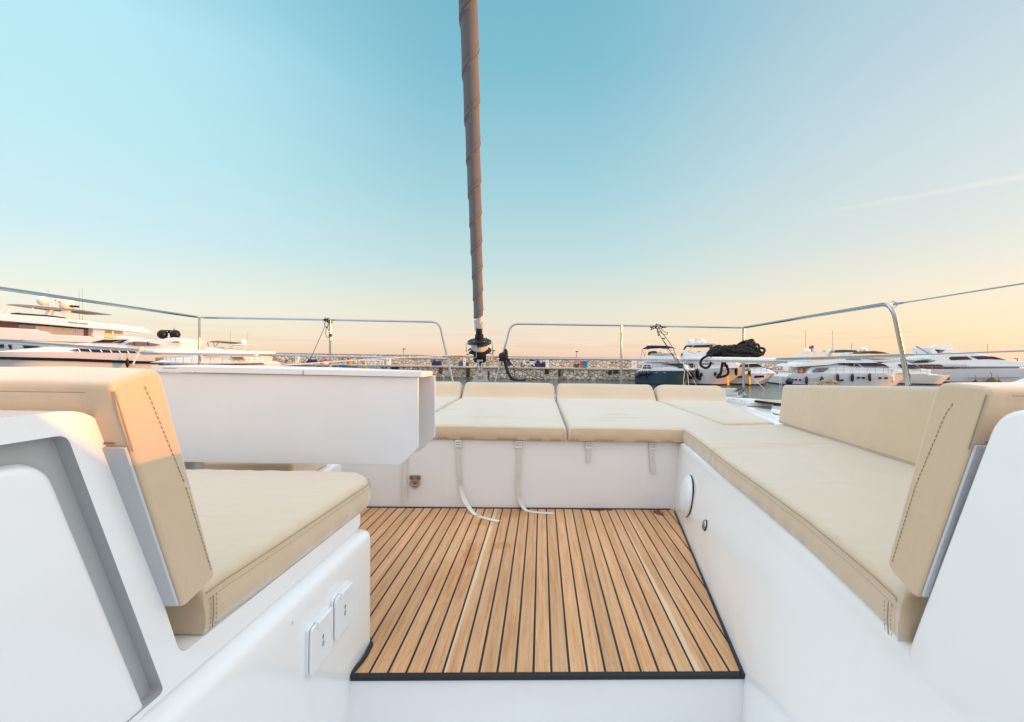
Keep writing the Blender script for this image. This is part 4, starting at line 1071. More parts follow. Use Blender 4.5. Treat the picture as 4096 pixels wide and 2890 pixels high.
# ================================================================== harbour: water and breakwater
ZW = EYE-2.42
m = MB(); m.add([(-3000, -1500, ZW), (3000, -1500, ZW), (3000, 6000, ZW), (-3000, 6000, ZW)], [(0, 1, 2, 3)])
tag(obj('water', m, water_m, None, loc=(0, 0, ZW), smooth=False), kind='structure')
XE = 36.0
YQ, YB2, ZQ, ZT = 49.0, 52.0, EYE-1.15, EYE-.03
bw_ = empty('breakwater', (0, YQ, ZW), 'long rubble stone breakwater with a lower quay below its parapet wall', 'breakwater')
m = MB(); m.box(((XE-90)/2, YB2+1, (ZT+ZQ-.2)/2), (XE+90, 2, ZT-ZQ+.2)); obj('parapet_wall', m, stone, bw_, smooth=False)
m = MB(); m.box(((XE-90)/2, YB2+1, ZT+.04), (XE+90, 2.12, .085)); obj('coping', m, concrete, bw_, bevel=.02)
m = MB(); m.box(((XE-90)/2, YQ+1.6, (ZQ-.12+ZW-1)/2), (XE+90, 3.2, ZQ-.12-ZW+1)); obj('quay_wall', m, stone, bw_, smooth=False)
m = MB()
for i in range(25):
    m.box((XE-2.5-i*5, YQ+1.52, ZQ-.06+random.uniform(-.015, .015)), (4.96, 3.36, .17))
obj('quay_edge', m, concrete, bw_, bevel=.02)
hw = empty('shade_wall', (31.5, -9, ZW), 'added stone wall, unseen beyond the right edge, shading the deck from the low sun', 'shade wall')  # added unseen wall, its top set to cut off the low sun
m = MB(); zt_ = .742+30.5*math.tan(R(4.5)); m.box((31.5, -9, (zt_-.1+ZW-1)/2), (3, 44, zt_-.1-ZW+1)); obj('wall', m, stone, hw, smooth=False)
m = MB(); m.box((31.5, -9, zt_-.05), (3.1, 44, .10)); obj('coping', m, concrete, hw)
z3 = zoom(1700, 1200, 2.7); zz5 = zoom(1150, 1400, 5.74); zz2 = zoom(1000, 1200, 2.296)
def px_box(z, x0, y0, x1, y1, d):               # a rectangle of the picture as width, height and base point at distance d
    a, b = at(*z(x0, y1), d), at(*z(x1, y0), d); return Vector(((a.x+b.x)/2, d, (a.z+at(*z(x1, y1), d).z)/2)), abs(b.x-a.x), abs(b.z-at(*z(x1, y1), d).z)
# niches, drains and weed stains in the quay face
for (Z, x0, y0, x1, y1, mt, nm) in [(z3, 150, 738, 185, 795, wood_in, 'niche'), (z3, 445, 735, 485, 838, weed, 'drain_stain'), (z3, 775, 745, 800, 780, darkbox, 'niche'), (z3, 1295, 752, 1335, 800, darkbox, 'niche'),
        (z3, 1440, 750, 1465, 828, weed, 'drain_stain'), (z3, 2035, 755, 2090, 795, darkbox, 'niche'), (z3, 1980, 770, 2015, 805, darkbox, 'niche'), (z3, 680, 775, 697, 840, weed, 'drain_stain'),
        (zz5, 680, 372, 750, 460, weed, 'drain_stain'), (zz2, 1300, 612, 1365, 650, darkbox, 'niche')]:
    c, w, h = px_box(Z, x0, y0, x1, y1, YQ); m = MB(); m.box(c+Vector((0, -.03, h/2)), (w, .14, h)); obj(nm, m, mt, bw_, bevel=.01)

def onquay(Z, x, y=None): p = at(*Z(x, 730), YQ+1.3); return Vector((p.x, YQ+1.3, ZQ+.02))
def blob_cover(label, Z, pts, cat='cover', d=YQ+1.2, mt=navy_cloth, depth=.8):
    """A covered motorbike or machine: outline with depth, sagging cloth."""
    A = [at(*Z(*p), d) for p in pts]; zmin = min(p.z for p in A)
    A = [p+Vector((0, 0, (ZQ+.03)-zmin)) for p in A]; cx = sum((p for p in A), Vector())/len(A)
    m = MB(); rings = []
    for k, s in ((0, .72), (.18, .95), (.5, 1.0), (.82, .94), (1, .70)):
        rings.append([Vector((cx.x+(p.x-cx.x)*(.75+.25*s), d+depth*(k-.5), ZQ+.03+(p.z-ZQ-.03)*s)) for p in roundpoly(A, .09, 3)])
    m.loft(rings); return tag(obj('motorbike_cover', m, mt, None, ang=50), label, cat, 'covered motorbikes on the quay')
blob_cover('pointed navy motorbike cover on the quay left of the furling drum', z3, [(70, 720), (80, 690), (98, 650), (115, 665), (135, 672), (172, 668), (180, 690), (180, 720)])
blob_cover('tall navy motorbike cover on the quay right of a white scooter', z3, [(1192, 742), (1198, 705), (1210, 668), (1225, 664), (1245, 690), (1255, 742)])
blob_cover('low black motorbike cover on the quay against a white service pedestal', z3, [(1245, 742), (1250, 705), (1265, 690), (1298, 686), (1302, 742)], mt=black_rope)
blob_cover('steel blue motorbike cover leaning left of a white service pedestal', z3, [(362, 722), (368, 695), (385, 665), (398, 662), (412, 690), (412, 722)], mt=mat('slate_canvas', (.05, .085, .12), .8))
blob_cover('small steel blue motorbike cover right of a white service pedestal', z3, [(448, 724), (448, 690), (452, 678), (472, 680), (476, 724)], mt=bpy.data.materials['slate_canvas'])
blob_cover('dark motorbike cover on the quay behind the right pulpit tube', z3, [(850, 728), (860, 690), (885, 664), (910, 672), (930, 690), (925, 712), (890, 722)])
blob_cover('long black motorbike cover on the quay at the left, beside a black line', zz5, [(455, 330), (470, 270), (512, 205), (530, 255), (580, 235), (650, 232), (680, 290), (690, 330)])
def pedestal(label, Z, x0, x1, y0, y1):
    c, w, h = px_box(Z, x0, y0, x1, y1, YQ+1.0); c.z = ZQ+.02; h = max(h, .9)
    e = empty('service_pedestal', c, label, 'service pedestal', 'white service pedestals on the quay')
    m = MB(); P = roundpoly([Vector((-w/2, 0, 0)), Vector((w/2, 0, 0)), Vector((w/2, h*.85, 0)), Vector((w*.25, h, 0)), Vector((-w*.25, h, 0)), Vector((-w/2, h*.85, 0))], .05, 3)
    m.prism([c+Vector((p.x, -.15, p.y)) for p in P], [c+Vector((p.x, .15, p.y)) for p in P]); obj('cabinet', m, plast_w, e, bevel=.02)
    m = MB(); m.box(c+Vector((0, -.153, h*.58)), (w*.42, .01, .07)); obj('nameplate', m, ink, e)
pedestal('white service pedestal between two steel blue covers on the quay', z3, 411, 442, 670, 722)
pedestal('white service pedestal right of two dark motorbike covers', z3, 1300, 1336, 684, 740)
pedestal('white service pedestal on the quay left of the blue hulled boat', zoom(2480, 1340, 3.532), 165, 230, 445, 500)
pedestal('white service pedestal on the quay left of the right-hand motor yacht', zoom(3130, 1350, 4.028), 25, 85, 490, 565)
pedestal('white service pedestal at the left end of the visible quay', zz5, 190, 262, 250, 335)
pedestal('white service pedestal just right of the white quay railing', zz2, 1255, 1292, 560, 600)
# white scooter
c = onquay(z3, 1115); e = empty('scooter', c, 'white and black scooter parked on the quay against the parapet wall', 'scooter')
for dx in (-.62, .62):
    m = MB(); m.tube([c+Vector((dx+.2*math.cos(a), 0, .23+.2*math.sin(a))) for a in [2*math.pi*i/16 for i in range(16)]], .06, 6, True); obj('wheel', m, black_m, e)
m = MB(); A = [(-.62, .35), (-.45, .95), (-.36, .95), (-.38, .45), (-.1, .32), (.2, .34), (.3, .62), (.72, .66), (.78, .45), (.4, .28), (-.3, .24)]
m.prism([c+Vector((x, -.15, z)) for x, z in A], [c+Vector((x, .15, z)) for x, z in A]); obj('body', m, boat_w, e, bevel=.03)
m = MB(); m.box(c+Vector((.45, 0, .72)), (.65, .3, .12)); obj('saddle', m, black_m, e, bevel=.04)
m = MB(); m.tube([c+Vector((-.42, -.3, 1.02)), c+Vector((-.38, 0, .95)), c+Vector((-.42, .3, 1.02))], .025, 6); obj('handlebar', m, black_m, e)
# bins and lifebuoy
def bin_(label, x0, x1, y0, y1, mt, nm='bin', Z=z3):
    c, w, h = px_box(Z, x0, y0, x1, y1, YQ+1.2); c.z = ZQ+.02
    e = empty(nm, c, label, 'bin'); m = MB(); m.loft([[c+Vector((sx*w*k/2, sy*.4*k, z)) for sx, sy in ((-1, -1), (1, -1), (1, 1), (-1, 1))] for z, k in ((0, .85), (h*.9, 1.0))]); obj('tub', m, mt, e, bevel=.03)
    m = MB(); m.box(c+Vector((0, 0, h*.95)), (w*1.08, .88, h*.1)); obj('lid', m, mt, e, bevel=.03)
bin_('dark green bin on the quay below the pink lifebuoy', 1607, 1662, 705, 745, green_m)
bin_('bright blue bin on the quay beside the orange pillar', 1704, 1752, 672, 745, blue_m)
def pillar(label, x0, x1, y0, y1, Z, mt):
    c, w, h = px_box(Z, x0, y0, x1, y1, YQ+1.0); c.z = ZQ+.02; e = empty('hydrant_pillar', c, label, 'hydrant pillar')
    m = MB(); m.box(c+Vector((0, 0, h*.42)), (w, .3, h*.84)); obj('cabinet', m, mt, e, bevel=.03)
    m = MB(); m.box(c+Vector((0, 0, h*.93)), (w*1.1, .34, h*.16)); obj('cap', m, red_m, e, bevel=.03)
pillar('orange pillar on the quay beside the bright blue bin', 1674, 1701, 678, 748, z3, orange_m)
pillar('orange and red hydrant pillar on the quay left of the yellow steps', 1372, 1428, 198, 345, zz5, orange_m)
c = at(*z3(1636, 684), YQ+.9); e = empty('lifebuoy', c, 'pink and white lifebuoy on a pole beside the blue bin', 'lifebuoy')
m = MB(); m.tube([c+Vector((.27*math.cos(a), 0, .27*math.sin(a))) for a in [2*math.pi*i/24 for i in range(24)]], .075, 8, True); obj('ring', m, mat('faded_red', (.55, .2, .17), .6), e)
m = MB(); m.tube([c+Vector((0, .1, .2)), Vector((c.x, c.y+.1, ZQ))], .04, 8); obj('pole', m, plast_w, e)
# platform, yellow steps, railing, tub, pump
c, w, h = px_box(zz5, 1650, 365, 2105, 470, YQ-.6); m = MB(); m.box(c+Vector((0, 0, h/2)), (w, 1.1, h)); tag(obj('landing_platform', m, grey_m, None, bevel=.02), 'pale grey metal landing platform at the quay edge under a white railing', 'platform')
A = [at(*zz5(*p), YQ-1.25) for p in ((1728, 362), (1795, 362), (1800, 385), (1825, 388), (1832, 412), (1858, 415), (1865, 440), (1892, 445), (1900, 472), (1840, 475), (1800, 440), (1765, 412), (1735, 395))]
m = MB(); m.prism(A, [p+Vector((0, .8, 0)) for p in A]); tag(obj('steps', m, yellow_m, None, bevel=.01), 'bright yellow steps leading down from the grey platform', 'steps')
e = empty('railing', at(*zz5(1995, 368), YQ-.3), 'white tubular railing above the grey platform on the quay', 'railing')
for x in (1795, 2010, 2140, 2195):
    m = MB(); m.tube([at(*zz5(x, 372), YQ-.3), at(*zz5(x, 245), YQ-.3)], .05, 8); obj('post', m, plast_w, e)
for y in (247, 305):
    m = MB(); m.tube([at(*zz5(1790, y), YQ-.3), at(*zz5(2200, y+2), YQ-.3)], .045, 8); obj('rail', m, plast_w, e)
c, w, h = px_box(zz5, 1195, 343, 1352, 402, YQ-.3); m = MB(); m.loft([[c+Vector((sx*w*k/2, sy*.35*k, z)) for sx, sy in ((-1, -1), (1, -1), (1, 1), (-1, 1))] for z, k in ((0, .8), (h, 1.0))]); tag(obj('blue_tub', m, blue_m, None, bevel=.06), 'bright blue plastic tub hanging over the quay edge', 'tub')
c, w, h = px_box(zz5, 1045, 382, 1115, 464, YQ-.02); m = MB(); m.box(c+Vector((0, 0, h/2)), (w, .5, h)); m.box(c+Vector((0, -.26, h*.45)), (w*.5, .04, h*.5)); tag(obj('valve_box', m, mat('teal_paint', (.05, .15, .17), .5), None, bevel=.02), 'teal steel box on the quay face right of the left pulpit post', 'box')
c, w, h = px_box(zz5, 850, 222, 930, 335, YQ+1); c.z = ZQ+.02; e = empty('fire_pump', c, 'red topped white pump unit on the quay beside the left pulpit post', 'pump')
m = MB(); m.box(c+Vector((0, 0, h*.3)), (w, .5, h*.6)); obj('casing', m, plast_w, e, bevel=.04)
m = MB(); m.box(c+Vector((0, 0, h*.7)), (w*1.3, .5, h*.2)); m.box(c+Vector((-w*.1, 0, h*.9)), (w*.35, .3, h*.3)); obj('cover', m, red_m, e, bevel=.04)
m = MB(); m.tube(spline([c+Vector((-.2, -.3, h*.55)), c+Vector((-.6, -.35, h*.4)), c+Vector((-.55, -.35, .1)), c+Vector((-.3, -.35, .0))], 6), .06, 8); obj('hose', m, black_m, e)
# lamp posts on the parapet
for k, (Z, x, y, lab) in enumerate(((zz2, 1412, 455, 'thin lamp post rising above the breakwater left of the furling drum'), (z3, 738, 552, 'thin lamp post just right of the furling drum'), (z3, 1637, 563, 'thin lamp post above the lifebuoy'))):
    p = at(*Z(x, y), YQ+2.6); e = empty('lamp_post', Vector((p.x, p.y, ZQ)), lab, 'lamp post', 'lamp posts on the breakwater')
    m = MB(); m.tube([Vector((p.x, p.y, ZQ)), p], [.055, .045], 8); obj('pole', m, mat('grey_pole', (.32, .31, .31), .5) if k == 0 else bpy.data.materials['grey_pole'], e)
    m = MB(); m.box(p+Vector((.05, 0, .04)), (.32, .16, .10)); obj('lamp_head', m, black_pl, e, bevel=.02)
p = at(4070, 1439, 60); e = empty('lamp_post', Vector((p.x, p.y, ZW)), 'small bent lamp post far behind the bow of the big right yacht', 'lamp post', 'lamp posts on the breakwater')
m = MB(); m.tube(fillet([Vector((p.x, p.y, ZW)), p+Vector((0, 0, .1)), p+Vector((-.4, 0, .15))], .05), .05, 8); obj('pole', m, black_pl, e)

# ================================================================== moored boats
class Boat:
    """A boat on its own line of flotation: local x along the hull, y away from the camera, z up from the water."""
    def __init__(s, name, X, Y, yaw, label, cat, Z):
        s.o = Vector((X, Y, 0)); s.c, s.s = math.cos(yaw), math.sin(yaw); s.Z = Z
        s.e = empty(name, (X, Y, ZW), label, cat, None, yaw)
    def p(s, x, y, Z=None, off=0):
        u, v = uv(*(Z or s.Z)(x, y)); nx, ny = s.s, -s.c
        d = (s.o.x*nx+s.o.y*ny-off)/(u*nx+ny)
        return (u*d-s.o.x)*s.c+(d-s.o.y)*s.s, EYE+v*d-ZW
    def pts(s, P, Z=None, off=0): return [s.p(*q, Z=Z, off=off) for q in P]
    def world(s, a, y, z): return Vector((s.o.x+a*s.c-y*s.s, s.o.y+a*s.s+y*s.c, ZW+z))
    def slab(s, name, P, y0, y1, mt, parent=None, bevel=.03, Z=None, taper=0, seg=3, raw=False, rnd=0):
        A = P if raw else s.pts(P, Z, y0)
        V = [Vector((a, 0, z)) for a, z in A]
        if rnd: V = roundpoly(V, rnd, 4)
        z0 = min(v.z for v in V); z1 = max(v.z for v in V)
        m = MB(); f = lambda z: taper*(z-z0)/max(z1-z0, .01)
        m.prism([Vector((v.x, y0+f(v.z), v.z)) for v in V], [Vector((v.x, y1-f(v.z), v.z)) for v in V])
        return obj(name, m, mt, parent or s.e, bevel=bevel, seg=seg, local=True, ang=40)
    def win(s, P, y, mt=None, name='window', Z=None, parent=None, raw=False, tilt=0):
        A = P if raw else s.pts(P, Z, y); z0 = min(a[1] for a in A)
        m = MB(); m.prism([Vector((a, y+tilt*(z-z0)-.035, z)) for a, z in A], [Vector((a, y+tilt*(z-z0)+.03, z)) for a, z in A])
        return obj(name, m, mt or glass_b, parent or s.e, local=True, smooth=False)
    def tube(s, name, P, y, r, mt, Z=None, parent=None, raw=False):
        A = P if raw else s.pts(P, Z, y); m = MB(); m.tube([Vector((a, y, z)) for a, z in A], r, 6); return obj(name, m, mt, parent or s.e, local=True)
    def ball(s, name, x, y, yy, r, mt, Z=None, sz=1.15, parent=None):
        a, z = s.p(x, y, Z, yy); m = MB(); m.ball((a, yy, z), r, 14, sz); return obj(name, m, mt, parent or s.e, local=True)
    def hull(s, top, beam, bow=1, mt=None, zb=-.5, bowlen=.5, rake=.9, flare=.16, stern=.92, name='hull', bootz=.12, raw=False):
        """top: the sheer line in the picture, stern to bow or bow to stern by increasing x."""
        T = sorted(top if raw else s.pts(top)); a0, a1 = T[0][0], T[-1][0]; L = a1-a0
        def sheer(a):
            for (p, zp), (q, zq_) in zip(T, T[1:]):
                if a <= q: return zp+(zq_-zp)*(a-p)/max(q-p, 1e-6)
            return T[-1][1]
        n = 26; secs = []
        lv = (1, .93, .8, .62, .45, .28, .12, 0)
        for i in range(n+1):
            t = i/n; t = t if bow > 0 else 1-t
            tt = 1-(1-t)**1.25                      # stations bunch towards the bow
            a = a0+L*tt if bow > 0 else a1-L*tt
            g = (1-tt)/bowlen; hb = beam/2*(1 if g >= 1 else max(.015, (1-(1-g)**2.1)**.75)); hb *= stern+(1-stern)*min(1, tt*3)
            zt = sheer(a); row = []
            for k in lv:
                z = zb+(zt-zb)*k; kk = 1-k
                w = hb*(1-flare*(kk**1.3)*(1 if g >= 1 else 1+1.6*(1-g)**1.2)); w = max(w, .012)
                sh = -bow*rake*kk*max(0, 1-g)**1.3
                row.append((a+sh, w, z))
            sec = [Vector((x, beam/2-w, z)) for x, w, z in row]+[Vector((x, beam/2+w, z)) for x, w, z in row[::-1]]
            secs.append(sec)
        m = MB(); m.loft(secs); h = obj(name, m, mt or boat_w, s.e, local=True, ang=50); s.beam = beam
        s.secs = secs
        # antifouling band at the water
        m = MB(); Q = []
        for sec in secs:
            lo, hi = [], []
            def pick(idx0, idx1, zz):
                A, B_ = sec[idx0], sec[idx1]; k = (zz-A.z)/(B_.z-A.z) if abs(B_.z-A.z) > 1e-6 else 0; return A.lerp(B_, k)
            nL = len(lv)
            def side(rng, zz):
                for i0, i1 in rng:
                    A, B_ = sec[i0], sec[i1]
                    if (A.z-zz)*(B_.z-zz) <= 0: return pick(i0, i1, zz)
                return sec[rng[-1][1]].copy()
            near = [(i, i+1) for i in range(nL-1)]; far = [(i+1, i) for i in range(nL, 2*nL-1)]
            row = []
            for zz in (bootz, bootz*.5, -.02):
                p_ = side(near, zz); row.append(Vector((p_.x, p_.y-.008, zz)))
            for zz in (-.02, bootz*.5, bootz):
                p_ = side(far, zz); row.append(Vector((p_.x, p_.y+.008, zz)))
            Q.append(row)
        m.loft(Q, closed=True); obj('antifouling', m, boot_top, h, local=True, ang=50)
        return h
    def side_y(s, a):
        best = min(s.secs, key=lambda q_: abs(q_[0].x-a)); return best[0].y
BRAKE = None
def rails(b, P, y, h, n, mt=steel, r=.016, Z=None, name='deck_rail', parent=None):
    A = b.pts(P, Z); m = MB(); top = [Vector((a, y(a) if callable(y) else y, z+h)) for a, z in A]; m.tube(top, r, 6)
    m.tube([v-Vector((0, 0, h*.5)) for v in top], r*.7, 5)
    L = len(A)-1
    for i in range(n+1):
        t = i/n*L; k = min(int(t), L-1); v = top[k].lerp(top[k+1], t-k); m.tube([v, v-Vector((0, 0, h))], r, 5)
    return obj(name, m, mt, parent or b.e, local=True)

# fenders: one of each kind, copied
def make_fender(mt, ball=False):
    e = empty('fender', (0, 0, 0)); m = MB()
    if ball: m.lathe([(.02, .05), (.06, .02), (.10, -.04), (.26, -.18), (.34, -.36), (.34, -.48), (.27, -.64), (.14, -.74), (.02, -.76)], (0, 0, 0), n=18)
    else: m.lathe([(.02, .03), (.045, .02), (.05, -.05), (.10, -.10), (.14, -.17), (.145, -.30), (.145, -.62), (.13, -.72), (.06, -.79), (.045, -.86), (.02, -.87)], (0, 0, 0), n=16)
    obj('body', m, mt, e)
    m = MB(); m.tube([(0, 0, .0), (0, .02, .28), (0, .10, .45)], .014, 5); obj('rope', m, white_rope if mt is navy_fend else cord_m, e); return e
protos = {}
def fender(b, x, y, label, mt=navy_fend, ball=False, scale=1.0, group=None, Z=None, out=.16):
    key = (mt.name, ball)
    a, z = b.p(x, y, Z); w = b.world(a, b.side_y(a)-out, z)
    if key not in protos: o = protos[key] = make_fender(mt, ball)
    else: o = copy_tree(protos[key])
    o.location = w; o.scale = (scale,)*3; o.rotation_euler = (random.uniform(-.05, .05), random.uniform(-.05, .05), random.uniform(0, 3))
    o['label'] = label; o['category'] = 'fender'
    if group: o['group'] = group
    elif 'group' in o: del o['group']
    return o

# ---- left: large white yacht far behind
A_ = zoom(0, 1150, 4.1); B_ = zoom(500, 1250, 4.1)
AX = lambda P: P
b = Boat('motor_yacht', -40, 42.0, R(18), 'huge white motor yacht at the far left, its name on the flybridge side', 'motor yacht', A_)
def bp_(P): return P
b.hull([(-1900, 870), (-600, 880), (0, 905), (700, 925), (1500, 945), (1900, 960)], 7.5, bow=-1, bowlen=.3, rake=2.5)
b.slab('bulwark', [(-1400, 640), (0, 660), (580, 690), (625, 712), (735, 724), (840, 775), (1450, 800), (1540, 828), (1720, 838), (1600, 912), (700, 890), (0, 858), (-1400, 830)], .0, 7.4, boat_w, bevel=.08)
b.slab('deckhouse', [(-900, 545), (0, 560), (1450, 665), (1450, 815), (840, 790), (0, 700), (-900, 690)], .55, 6.9, boat_w, bevel=.05)
b.win([(-900, 552), (0, 566), (300, 585), (300, 668), (0, 655), (-900, 648)], .52, wood_in)
for k, (x0, x1) in enumerate(((310, 578), (585, 800), (832, 1025), (1055, 1238), (1262, 1375))):
    f = lambda x: 566+(x-0)*.075; lo = lambda x: 672+max(0, x-300)*.06+(max(0, min(x, 840)-600)*.25)
    b.win([(x0, f(x0)+22), (x1, f(x1)+22), (x1, min(lo(x1), 808)), (x0, min(lo(x0), 808))], .50, blind_m if k else glass_g)
b.win([(305, 585), (1452, 672), (1452, 692), (305, 608)], .49, ink, 'window_header')
b.win([(1378, 690), (1448, 690), (1448, 815), (1378, 805)], .49, wood_in)
b.slab('aft_screen', [(1515, 672), (1705, 688), (1690, 835), (1540, 828)], .3, .5, boat_w)
fly = b.slab('flybridge', [(-900, 400), (0, 438), (180, 440), (780, 480), (1100, 515), (1450, 545), (1770, 590), (1925, 705), (1700, 690), (1510, 675), (0, 548), (-900, 520)], -.1, 7.5, boat_w, bevel=.08, taper=.35)
m_ = b.win([(180, 424), (300, 417), (380, 428), (770, 455), (1060, 492), (1100, 516), (780, 481), (180, 441)], .35, glass_b, 'windscreen')
top_ = b.slab('hardtop', [(95, 283), (160, 274), (260, 274), (500, 290), (860, 322), (1355, 374), (1300, 381), (860, 371), (500, 325), (110, 293)], 1.0, 6.4, mat('grey_hardtop', (.30, .28, .27), .5), bevel=.05)
for P in ([(760, 372), (862, 376), (800, 478), (688, 452)], [(1010, 372), (1132, 374), (1092, 500), (928, 476)]): b.slab('arch_leg', P, 1.2, 1.6, boat_c); b.slab('arch_leg', P, 5.8, 6.2, boat_c)
for P in ([(100, 290), (0, 420)], [(220, 300), (110, 425)], [(515, 300), (610, 465)], [(865, 335), (775, 478)]): b.tube('strut', P, 1.1, .05, boat_w)
b.ball('radome', 705, 222, 3.0, .46, boat_w, sz=1.0); b.tube('radome_stand', [(705, 260), (712, 320)], 3.0, .14, boat_w)
b.ball('radome', 1102, 272, 3.6, .66, boat_w, sz=1.1); b.tube('radome_stand', [(1102, 330), (1110, 372)], 3.6, .3, boat_w)
b.tube('mast', [(940, 345), (940, 190)], 3.0, .10, boat_w); b.tube('radar_bar', [(975, 288), (1296, 320)], 3.2, .09, black_pl); b.tube('mast_arm', [(905, 215), (985, 245)], 3.0, .07, grey_m)
for x in (790, 1300, 1355): b.tube('aerial', [(x, 560 if x > 1000 else 330), (x, 20)], 3.4, .018, grey_m)
rails(b, [(1130, 515), (1300, 528), (1500, 550), (1770, 585)], .3, .0, 6, name='flybridge_rail')
b.tube('awning_post', [(1850, 700), (1850, 830)], .3, .05, boat_w)
m = MB(); 
for i in range(16):
    if i == 8: continue
    a, z = b.p(1130+i*19.5, 573+i*2.0); hgt = .16 if i in (0, 9) else .11
    m.box((a, .02, z), (.055, .02, hgt)); m.box((a+.05, .02, z-.03+.05*(i % 3)), (.07, .02, .035))
obj('name_lettering', m, grey_m, fly, local=True)
b.win([(-400, 935), (60, 935), (60, 990), (-400, 985)], -.05, ink); b.win([(370, 950), (640, 968), (640, 985), (400, 1000)], -.05, ink); b.win([(130, 940), (185, 940), (185, 1020), (165, 1020)], -.05, ink)

# ---- left: long low white yacht with black stripe and black radomes
b = Boat('sport_yacht', -33, 35.5, R(16), 'low white yacht with a long black hull stripe and two black radomes', 'motor yacht', A_)
b.hull([(-1500, 1020), (-300, 1045), (0, 1058), (1000, 1062), (2296, 1085), (3000, 1105), (4200, 1140)], 6.2, bow=-1, bowlen=.35, rake=2.2)
b.win([(-1100, 1110), (0, 1138), (1200, 1165), (2296, 1210), (3000, 1225), (3000, 1262), (2296, 1252), (1200, 1212), (0, 1184), (-1100, 1150)], -.0, black_m, 'hull_stripe')
cab = b.slab('deckhouse', [(-250, 1062), (0, 1048), (380, 1010), (640, 988), (1150, 940), (1290, 915), (1450, 908), (1680, 856), (1900, 832), (2150, 828), (2300, 838), (2600, 858), (3000, 870), (2840, 1100)], .45, 5.7, boat_w, bevel=.10, taper=.5)
wing = b.slab('rear_wing', [(300, 450), (600, 440), (760, 408), (870, 420), (930, 490), (880, 516), (700, 545), (600, 600), (700, 700), (0, 650), (40, 560)], .5, 5.6, boat_w, bevel=.08, Z=B_, taper=.3)
b.win([(735, 490), (820, 480), (885, 482), (885, 500)], .55, ink, 'vent', Z=B_)
b.win([(1480, 907), (1690, 861), (2110, 856), (1990, 912)], .72, glass_b, 'windscreen')
b.win([(1840, 908), (1990, 872), (2004, 872), (1860, 909)], .66, boat_w, 'window_mullion')
b.win([(0, 530), (60, 495), (180, 480), (360, 490), (585, 530), (500, 552), (150, 545)], .50, glass_g, Z=B_)
for x in (150, 372): b.tube('window_mullion', [(x, 482), (x+15, 548)], .47, .04, ink, Z=B_)
b.win([(1145, 1035), (1310, 1004), (1480, 1012), (2230, 1052), (2700, 1080), (2296, 1093), (1700, 1072)], .40, glass_b)
for x in (1300, 1480, 1660, 1820, 1960, 2100): b.tube('window_mullion', [(x-15, 1010+(x-1300)*.04), (x+18, 1058+(x-1300)*.03)], .35, .035, boat_w)
for x in (615, 822): b.ball('radome', x, 362, 2.6, .40, black_m, Z=B_, sz=1.0); b.tube('radome_stand', [(x, 400), (x, 425)], 2.6, .2, black_m, Z=B_)
m_ = b.tube('radar_frame', [(665, 350), (720, 330), (770, 350)], 2.7, .06, black_m, Z=B_); b.tube('radar_bar', [(650, 298), (800, 303)], 2.7, .05, black_m, Z=B_); b.tube('radar_frame', [(680, 355), (690, 420)], 2.7, .05, black_m, Z=B_); b.tube('radar_frame', [(745, 355), (750, 420)], 2.7, .05, black_m, Z=B_); b.tube('radar_frame', [(720, 300), (720, 345)], 2.7, .10, black_m, Z=B_)
b.tube('aerial', [(790, 300), (800, 255)], 2.7, .03, grey_m, Z=B_); b.tube('aerial', [(813, 300), (813, 250)], 2.7, .025, grey_m, Z=B_)
b.slab('roof_hatch', [(1890, 800), (2200, 810), (2400, 838), (1890, 832)], 1.5, 4.5, boat_w, bevel=.05)
fender(b, 2110, 1168, 'black fender hanging on the black striped yacht near its right end', black_m, False, .85, out=.2)

# ---- left: cream yacht, bow to the left
b = Boat('motor_yacht', -13, 30.5, R(15), 'cream motor yacht with folded bimini moored beside the stone quay', 'motor yacht', B_)
b.hull([(262, 852), (400, 826), (800, 826), (1300, 828), (1900, 822), (2240, 818), (2292, 850)], 4.6, bow=-1, mt=boat_c, bowlen=.45, rake=1.4)
cab = b.slab('deckhouse', [(620, 832), (800, 790), (1000, 768), (1230, 722), (1300, 702), (1500, 696), (1900, 700), (1995, 742), (2050, 800), (2050, 832)], .55, 4.05, boat_c, bevel=.10, taper=.25)
b.slab('foredeck', [(380, 830), (640, 770), (900, 740), (1200, 690), (1280, 700), (1200, 760), (800, 830)], 1.0, 3.6, boat_w, bevel=.10, taper=.6)
b.win([(1718, 724), (1920, 736), (1970, 776), (1800, 780)], .55, mat('olive_glass', (.16, .15, .07), .15), tilt=.1)
b.win([(1260, 706), (1480, 694), (1570, 697), (1290, 716)], .62, glass_b, 'windscreen')
b.slab('flybridge', [(1250, 625), (1272, 572), (1420, 566), (1600, 598), (1780, 602), (1905, 620), (1960, 640), (2000, 700), (1300, 700)], .6, 4.0, boat_c, bevel=.08, taper=.3)
b.slab('radar_arch', [(1600, 602), (1680, 545), (1745, 524), (2003, 534), (1925, 640), (1880, 640), (1950, 552), (1760, 540), (1680, 602)], .8, 1.1, boat_c)
b.slab('radar_arch', [(1600, 602), (1680, 545), (1745, 524), (2003, 534), (1925, 640), (1880, 640), (1950, 552), (1760, 540), (1680, 602)], 3.5, 3.8, boat_c)
b.slab('arch_top', [(1700, 525), (2003, 528), (2003, 542), (1700, 540)], .9, 3.7, boat_c)
b.slab('bimini', [(1350, 490), (1445, 468), (1520, 465), (1640, 475), (1770, 492), (1690, 492), (1560, 502)], .9, 3.7, grey_cloth, bevel=.02)
for P in ([(1352, 490), (1370, 568)], [(1450, 490), (1465, 568)], [(1530, 505), (1480, 568)], [(1705, 492), (1725, 530)]): b.tube('bimini_pole', P, .95, .025, steel)
